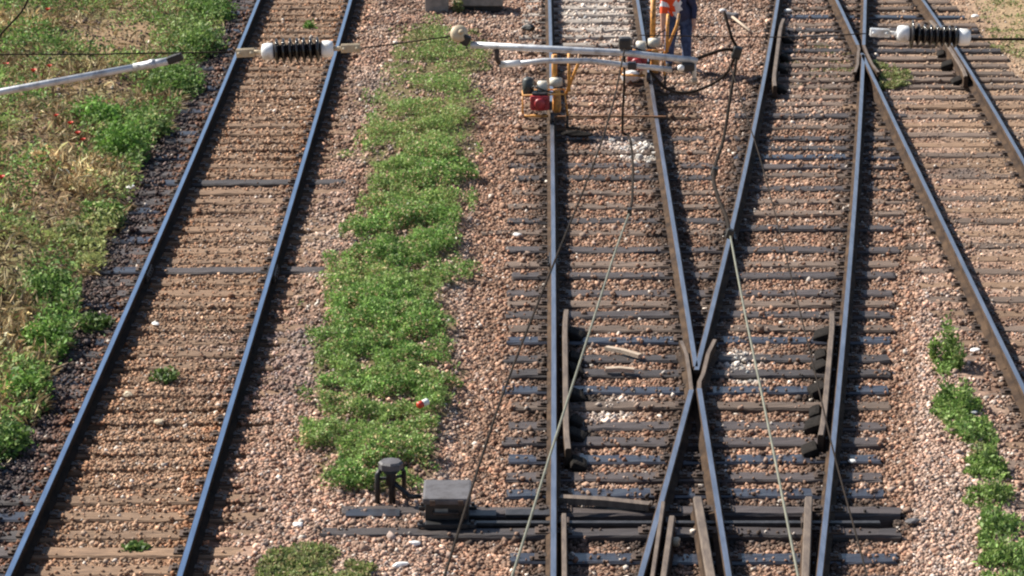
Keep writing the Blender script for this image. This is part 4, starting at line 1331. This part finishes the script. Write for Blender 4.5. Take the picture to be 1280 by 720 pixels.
def person(loc):
    J = {'pelvis': (0.04, 0.02, 0.86), 'sp': (0.0, -0.06, 1.00), 'chest': (-0.07, -0.17, 1.17), 'neck': (-0.13, -0.28, 1.28), 'jaw': (-0.165, -0.34, 1.33), 'head': (-0.19, -0.38, 1.40), 'crown': (-0.215, -0.415, 1.465), 'nose': (-0.235, -0.455, 1.375),
         'hl': (-0.06, 0.0, 0.80), 'kl': (-0.11, -0.05, 0.46), 'al': (-0.12, 0.02, 0.09), 'tl': (-0.16, -0.13, 0.045),
         'hr': (0.13, 0.03, 0.80), 'kr': (0.13, -0.02, 0.47), 'ar': (0.16, 0.05, 0.09), 'tr': (0.14, -0.11, 0.045),
         'sl': (-0.2, -0.12, 1.19), 'el': (-0.215, -0.2, 0.90), 'wl': (-0.225, -0.24, 0.65), 'pl': (-0.23, -0.255, 0.57),
         'sr': (0.1, -0.12, 1.21), 'er': (0.24, -0.04, 1.0), 'wr': (0.245, -0.12, 0.80), 'pr': (0.24, -0.14, 0.73)}
    Rd = {'pelvis': .155, 'sp': .14, 'chest': .15, 'neck': .06, 'jaw': .075, 'head': .095, 'crown': .075, 'nose': .016, 'hl': .095, 'kl': .066, 'al': .048, 'tl': .04, 'hr': .095, 'kr': .066, 'ar': .048, 'tr': .04,
          'sl': .068, 'el': .047, 'wl': .03, 'pl': .036, 'sr': .068, 'er': .05, 'wr': .034, 'pr': .036}
    E = [('pelvis', 'sp'), ('sp', 'chest'), ('chest', 'neck'), ('neck', 'jaw'), ('jaw', 'head'), ('head', 'crown'), ('head', 'nose'), ('pelvis', 'hl'), ('hl', 'kl'), ('kl', 'al'), ('al', 'tl'), ('pelvis', 'hr'), ('hr', 'kr'), ('kr', 'ar'), ('ar', 'tr'),
         ('chest', 'sl'), ('sl', 'el'), ('el', 'wl'), ('wl', 'pl'), ('chest', 'sr'), ('sr', 'er'), ('er', 'wr'), ('wr', 'pr')]
    for hnd, pn, base, spread in (('l', 'pl', J['pl'], -1), ('r', 'pr', J['pr'], 1)):
        for k, (off, ln) in enumerate([(-0.033, 0.072), (-0.011, 0.082), (0.011, 0.078), (0.033, 0.06)]):
            a_, b_ = f'f{hnd}{k}a', f'f{hnd}{k}b'
            J[a_] = (base[0] + off * 0.4, base[1] + off, base[2] - 0.045)
            J[b_] = (base[0] + off * 0.4 + 0.015 * spread * -1, base[1] + off - 0.012, base[2] - 0.045 - ln)
            Rd[a_], Rd[b_] = .0095, .0075
            E += [(pn, a_), (a_, b_)]
        a_ = f'th{hnd}'
        J[a_] = (base[0], base[1] - 0.06, base[2] - 0.03)
        Rd[a_] = .01
        E.append((pn, a_))
    for n_ in Rd:
        if n_[0] in 'hkatse' and n_ not in ('head', 'chest', 'sp') and not n_.startswith('th'):
            Rd[n_] *= 1.32
        elif n_ in ('pelvis', 'sp', 'chest'):
            Rd[n_] *= 1.18
    names = list(J)
    me = bpy.data.meshes.new('body_skeleton')
    me.from_pydata([J[n_] for n_ in names], [(names.index(a_), names.index(b_)) for a_, b_ in E], [])
    o = bpy.data.objects.new('body_skeleton', me)
    link(o)
    md = o.modifiers.new('skin', 'SKIN')
    md.use_smooth_shade = True
    for i, n_ in enumerate(names):
        sv = me.skin_vertices[0].data[i]
        sv.radius = (Rd[n_], Rd[n_])
        sv.use_root = n_ == 'pelvis'
    sb = o.modifiers.new('sub', 'SUBSURF')
    sb.levels = sb.render_levels = 2
    dg = bpy.context.evaluated_depsgraph_get()
    ev = o.evaluated_get(dg)
    bme = bpy.data.meshes.new_from_object(ev)
    bpy.data.objects.remove(o)
    ml = ['skin', 'orange', 'band', 'navy', 'jeans', 'boot']
    bme.materials.clear()
    for k in ml:
        bme.materials.append(M[k])

    def kind(c):
        best, bd, bt = None, 9, 0
        for a_, b_ in E:
            A, B = Vector(J[a_]), Vector(J[b_])
            t = max(0, min(1, (c - A).dot(B - A) / (B - A).length_squared))
            d = (c - A.lerp(B, t)).length - 0.5 * (Rd[a_] * (1 - t) + Rd[b_] * t)
            if d < bd:
                best, bd, bt = (a_, b_), d, t
        a_, b_ = best
        if c.z < 0.12:
            return 5
        if a_ in ('hl', 'kl', 'al', 'hr', 'kr', 'ar') or b_ in ('hl', 'hr'):
            return 4
        if best in (('sl', 'el'), ('chest', 'sl')):
            return 2 if best == ('sl', 'el') and 0.45 < bt < 0.7 else 1
        if best == ('el', 'wl') or best[0] in ('wl', 'pl') or best[0].startswith('fl') or best[0].startswith('fr') or best[0] in ('pr',) or best == ('wr', 'pr'):
            return 0
        if best in (('sr', 'er'), ('er', 'wr'), ('chest', 'sr')):
            return 3
        if best[0] in ('neck', 'jaw', 'head') or best == ('chest', 'neck') and bt > 0.75:
            return 0
        if c.x < -0.06 and c.y < 0.02:
            return 1
        if c.x < 0.03 and c.y < 0.02:
            return 2
        return 3
    for pl in bme.polygons:
        pl.material_index = kind(pl.center)
        pl.use_smooth = True
    bme.name = 'body'
    root = thing('person', 'person in jeans and orange sleeve bending over the farther yellow machine', 'person', loc, 0.0)
    b = bpy.data.objects.new('body', bme)
    link(b, root)
    # work jacket folds: gentle displacement noise
    tx = bpy.data.textures.new('cloth_folds', 'CLOUDS')
    tx.noise_scale = 0.09
    dm = b.modifiers.new('folds', 'DISPLACE')
    dm.texture, dm.strength, dm.mid_level = tx, 0.022, 0.5
    hc = Vector(J['head']).lerp(Vector(J['crown']), 0.5)
    up = (Vector(J['crown']) - Vector(J['neck'])).normalized()
    hb = MB().lathe([(0.112, -0.01), (0.118, 0.03), (0.105, 0.075), (0.06, 0.105), (0.01, 0.115)], hc + Vector((0.02, 0.03, 0)), up, 18)
    hb.build('hair', M['hair'], root)
    fwd = (Vector(J['nose']) - Vector(J['head'])).normalized()
    sd = fwd.cross(up).normalized()
    for s in (-1, 1):
        MB().lathe([(0.002, -0.012), (0.011, -0.006), (0.011, 0.006), (0.002, 0.012)], Vector(J['head']) + fwd * 0.092 + sd * s * 0.035 + up * 0.015, fwd, 10).build('eye', M['white'], root)
        MB().lathe([(0.01, -0.012), (0.026, -0.004), (0.024, 0.01), (0.01, 0.014)], Vector(J['head']) + sd * s * 0.098, sd, 10).build('ear', M['skin'], root)
    return root


person((gp.x, gp.y, -0.2))

# ------------------------------------------------------------------ overhead line
YC = 23.0


def smooth_path(pts, n=8):
    pts = [Vector(p) for p in pts]
    if len(pts) < 3:
        return pts
    out = []
    ext = [pts[0] * 2 - pts[1]] + pts + [pts[-1] * 2 - pts[-2]]
    for i in range(1, len(ext) - 2):
        p0, p1, p2, p3 = ext[i - 1:i + 3]
        for k in range(n):
            t = k / n
            out.append(0.5 * ((2 * p1) + (p2 - p0) * t + (2 * p0 - 5 * p1 + 4 * p2 - p3) * t * t + (3 * p1 - p0 - 3 * p2 + p3) * t ** 3))
    out.append(pts[-1])
    return out


def wire(name, pts, r, mt, label, cat='wire', smooth=True, n=6):
    pts = smooth_path(pts) if smooth else [Vector(p) for p in pts]
    o = MB().tube(pts, r, n).build(name, M[mt], loc=pts[0])
    return tag(o, label, cat)


def far_x(p, X):
    return Vector((X, p.y, p.z))


# cross-span wire in pieces between the insulators
a = P(292, 65, YC)
wire('span_wire', [Vector((-10, YC, a.z - 0.02)), P(0, 68, YC), P(150, 67, YC), a], 0.0055, 'cable', 'thin dark span wire from the left edge to the left insulator')
wire('span_wire', [P(452, 60, YC), P(500, 54, YC), P(545, 48, YC), P(566, 45, YC)], 0.005, 'cable', 'short span wire from the left insulator to the cream disc')
wire('span_wire', [P(868, 74, YC), P(905, 62, YC), P(920, 64, YC)], 0.012, 'cable', 'short dark wire from the grey tubes to the hanging clamp')
wire('span_wire', [P(800, 44, YC + 0.15), P(905, 46, YC + 0.1), P(1000, 46, YC), P(1082, 42, YC)], 0.004, 'cable', 'thin span wire from the middle to the right insulator')
b = P(1215, 48, YC)
wire('span_wire', [b, P(1280, 49, YC), Vector((10, YC, b.z + 0.02))], 0.010, 'cable', 'dark span wire from the right insulator to the right edge')


def insulator(pa, pb, label, n_sheds, fit_a, fit_b, big_first=False):
    """pa, pb: outer faces of the caps."""
    ax = (pb - pa)
    L = ax.length
    ax.normalize()
    t = thing('insulator', label, 'insulator', pa, 0, 'insulators in the cross wires')
    cl = 0.083
    MB().lathe([(0.03, 0), (0.052, 0.006), (0.058, cl * .4), (0.058, cl - 0.008), (0.05, cl)], (0, 0, 0), ax, 20).build('end_cap', M['cap'], t)
    MB().lathe([(0.05, 0), (0.058, 0.008), (0.058, cl * .6), (0.052, cl - 0.006), (0.03, cl)], ax * (L - cl), ax, 20).build('end_cap', M['cap'], t)
    core = L - 2 * cl
    MB().lathe([(0.042, 0), (0.042, core)], ax * cl, ax, 18).build('core', M['porcelain'], t)
    st = core / n_sheds
    for k in range(n_sheds):
        r = 0.10 if (big_first and k == 0) else (0.076 if big_first else 0.088)
        MB().lathe([(0.042, 0), (0.06, st * 0.22), (r * .96, st * 0.34), (r, st * 0.44), (r * .97, st * 0.58), (0.06, st * 0.74), (0.042, st * 0.95)], ax * (cl + st * k), ax, 24).build('shed', M['porcelain'], t)
    for q0, ln, sg in ((Vector((0, 0, 0)), fit_a, -1), (ax * L, fit_b, 1)):
        if ln:
            f = MB()
            dd = ax * sg
            rt = Matrix.Rotation(math.atan2(-dd.z, dd.x), 3, 'Y')
            f.lathe([(0.016, 0), (0.016, ln * 0.3)], q0, dd, 8)
            for s2 in (-1, 1):
                f.box(q0 + dd * ln * 0.58 + Vector((0, s2 * 0.019, 0)), (ln * 0.66, 0.012, 0.055), rt, 0.006)
            f.box(q0 + dd * ln * 0.5, (ln * 0.34, 0.03, 0.038), rt, 0.008)
            for e_ in (0.36, 0.8):
                f.lathe([(0.013, -0.04), (0.013, 0.04)], q0 + dd * ln * e_, (0, 1, 0), 8)
            f.build('end_fitting', M['fitting'] if not big_first else M['cap'], t)
    return t


insulator(P(327, 65, YC), P(417, 61, YC), 'dark ribbed insulator with white caps hanging over the left track', 7, 0.19, 0.20)
insulator(P(1121, 42, YC), P(1213, 47, YC), 'dark ribbed insulator with white caps at the top right', 8, 0.2, 0, True)

# pale registration tube at the left
a, b = P(0, 115, YC), P(212, 76, YC)
d = (a - b).normalized()
arm = thing('registration_tube', 'long pale metal tube slanting in from the left edge', 'tube', b)
MB().tube([d * 0.0, a - b, (a - b) + d * 5.0], 0.024, 12).build('tube', M['galv'], arm)
MB().tube([d * 0.25, d * -0.06], 0.027, 10).tube([d * 0.14, d * 0.10], 0.032, 10).build('sleeve', M['galv'], arm)
MB().box(P(219, 73, YC) - b, (0.11, 0.06, 0.055), Matrix.Rotation(-0.35, 3, 'Y'), 0.012).build('clamp', M['black'], arm)

# double grey tubes in the middle
o0 = P(590, 57, YC)
arm = thing('tube_frame', 'pair of grey tubes with a cream end disc hanging over the middle track', 'tube frame', o0)
MB().tube([P(588, 56, YC) - o0, P(700, 62, YC) - o0, P(780, 66, YC) - o0, P(872, 76, YC) - o0], 0.023, 12).build('upper_tube', M['galv'], arm)
MB().tube([P(624, 82, YC) - o0, P(680, 76, YC) - o0, P(735, 76, YC) - o0, P(790, 82, YC) - o0, P(840, 87, YC) - o0], 0.019, 12).build('lower_tube', M['galv'], arm)
MB().tube([P(621, 60, YC) - o0, P(621, 73, YC) - o0, P(627, 83, YC) - o0], 0.018, 8).build('link', M['plate'], arm)
MB().tube([P(868, 75, YC) - o0, P(868, 101, YC) - o0], 0.014, 8).build('link', M['galv'], arm)
dc = P(574, 42, YC) - o0
MB().lathe([(0.02, -0.03), (0.058, -0.022), (0.06, 0.0), (0.056, 0.022), (0.02, 0.03)], dc, (0.35, -0.8, 0.45), 20).lathe([(0.018, 0.03), (0.018, 0.05)], dc, (0.35, -0.8, 0.45), 8).build('end_disc', M['fitting'], arm)
MB().box(P(582, 50, YC) - o0, (0.06, 0.06, 0.075), Matrix.Rotation(0.5, 3, 'Y'), 0.014).build('clamp', M['black'], arm)
MB().tube([P(626, 81, YC) - o0, P(650, 79, YC) - o0], 0.024, 10).build('sleeve', M['cap'], arm)
MB().box(P(781, 54, YC) - o0, (0.085, 0.08, 0.085), None, 0.02).build('clamp', M['dark_steel'], arm)
MB().box(P(790, 82, YC) - o0, (0.06, 0.07, 0.05), None, 0.012).build('clamp', M['dark_steel'], arm)
MB().box(P(860, 83, YC) - o0, (0.09, 0.07, 0.06), None, 0.015).build('clamp', M['dark_steel'], arm)
MB().lathe([(0.005, 0), (0.022, 0.01), (0.024, 0.03), (0.008, 0.045)], P(851, 88, YC - 0.05) - o0, (0, -0.6, 1), 10).build('bolt', M['cap'], arm)
MB().lathe([(0.005, 0), (0.02, 0.01), (0.02, 0.03), (0.006, 0.045)], P(868, 104, YC) - o0, (0, 0, 1), 10).build('weight', M['concrete'], arm)

wire('dropper', [P(781, 48, YC), P(780, 110, YC), P(778, 150, YC), P(779, 166, YC), P(787, 172, YC - .05), P(791, 205, 22.0), G(790, 250, 5.2), G(787, 262, 5.2)], 0.009, 'cable', 'black dropper hanging down from the grey tubes')
wire('contact_wire', [G(786, 268, 5.2), G(768, 318, 5.2), G(736, 418, 5.2), G(692, 555, 5.2), G(645, 705, 5.2), G(580, 900, 5.2)], 0.0065, 'copper', 'pale contact wire slanting down over the middle track to the lower left', 'wire')
q = G(787, 265, 5.2)
tag(MB().box(q, (0.03, 0.05, 0.05), None, 0.01).build('wire_clamp', M['black'], loc=q), 'small black clamp on the pale wire over the middle track', 'clamp')
ZM = 5.8
wire('messenger_wire', [P(781, 60, YC), G(766, 130, ZM), G(742, 205, ZM), G(690, 335, ZM), G(626, 500, ZM), G(555, 722, ZM), G(500, 900, ZM)], 0.0058, 'cable', 'dark cable sweeping from the grey tubes past the point machine', 'wire')
wire('messenger_wire', [P(905, 60, YC + .3), G(935, 150, ZM), G(955, 215, ZM), G(985, 330, ZM), G(1015, 450, ZM), G(1042, 565, ZM), G(1080, 705, ZM), G(1130, 900, ZM)], 0.004, 'cable', 'thin dark cable descending over the right-hand track', 'wire')
wire('contact_wire', [G(912, 290, 5.2), G(930, 385, 5.2), G(960, 530, 5.2), G(998, 722, 5.2), G(1034, 900, 5.2)], 0.0065, 'copper', 'pale contact wire running down the right-hand track to the bottom edge', 'wire')
wire('jumper_cable', [P(905, 14, YC + .1), P(914, 45, YC), P(921, 66, YC), P(913, 120, YC - 0.3), G(904, 175, 5.25), G(892, 216, 5.22), G(897, 245, 5.21), G(908, 272, 5.2), G(912, 292, 5.2)], 0.012, 'cable', 'thick black jumper cable hanging from the clamp to the right contact wire', 'cable')
wire('jumper_cable', [P(920, 68, YC), P(907, 93, YC), P(882, 109, YC), P(855, 116, YC), P(832, 110, YC), P(812, 88, YC)], 0.010, 'cable', 'black cable loop curving from the hanging clamp back to the tubes', 'cable')
for px, py, Y_, s_, lab in [(921, 66, YC, 0.075, 'black clamp block hanging on the span wire right of the worker'), (893, 215, None, 0.05, 'black clamp midway on the thick jumper cable'), (912, 292, None, 0.05, 'black clamp where the jumper meets the right contact wire')]:
    q = P(px, py, Y_) if Y_ else G(px, py, 5.21)
    tag(MB().box(q, (s_ * .8, s_, s_ * 1.2), Matrix.Rotation(0.3, 3, 'Y'), s_ * 0.2).build('wire_clamp', M['black'], loc=q), lab, 'clamp', 'clamps on the overhead cables')
wire('guy_wire', [P(40, -20, YC + 1), P(30, 10, YC + 1), P(2, 42, YC + 1), P(-60, 110, YC + 1)], 0.008, 'cable', 'short dark wire crossing the top left corner', 'wire')

# ------------------------------------------------------------------ light, sky, camera
sd = Vector((-0.98, 0.55, 1.0)).normalized()
el = math.asin(sd.z)
world = bpy.data.worlds.new('World')
scene.world = world
world.use_nodes = True
nt = world.node_tree
bg = nt.nodes['Background']
sky = nt.nodes.new('ShaderNodeTexSky')
sky.sky_type = 'NISHITA'
sky.sun_disc = False
sky.sun_elevation = el
sky.sun_rotation = math.atan2(sd.x, sd.y)
nt.links.new(sky.outputs['Color'], bg.inputs['Color'])
bg.inputs['Strength'].default_value = 0.065
sl = bpy.data.lights.new('sun', 'SUN')
sl.energy = 4.8
sl.angle = R(0.5)
sl.color = (1.0, 0.94, 0.83)
so = bpy.data.objects.new('sun', sl)
so.rotation_euler = sd.to_track_quat('Z', 'Y').to_euler()
so.location = (-20, 20, 30)
link(so)

cam = bpy.data.cameras.new('camera')
cam.sensor_width = 36.0
cam.sensor_fit = 'HORIZONTAL'
cam.lens = 36.0 * F / 1280.0
cam.clip_start = 0.5
cam.clip_end = 6000
co = bpy.data.objects.new('camera', cam)
co.location = (0, 0, H)
co.rotation_euler = (math.pi / 2 - PITCH, 0, 0)
link(co)
scene.camera = co
vs = scene.view_settings
vs.view_transform = 'Standard'
vs.look = 'None'
vs.gamma = 1.0
vs.exposure = 1.0
scene.cycles.filter_width = 2.2
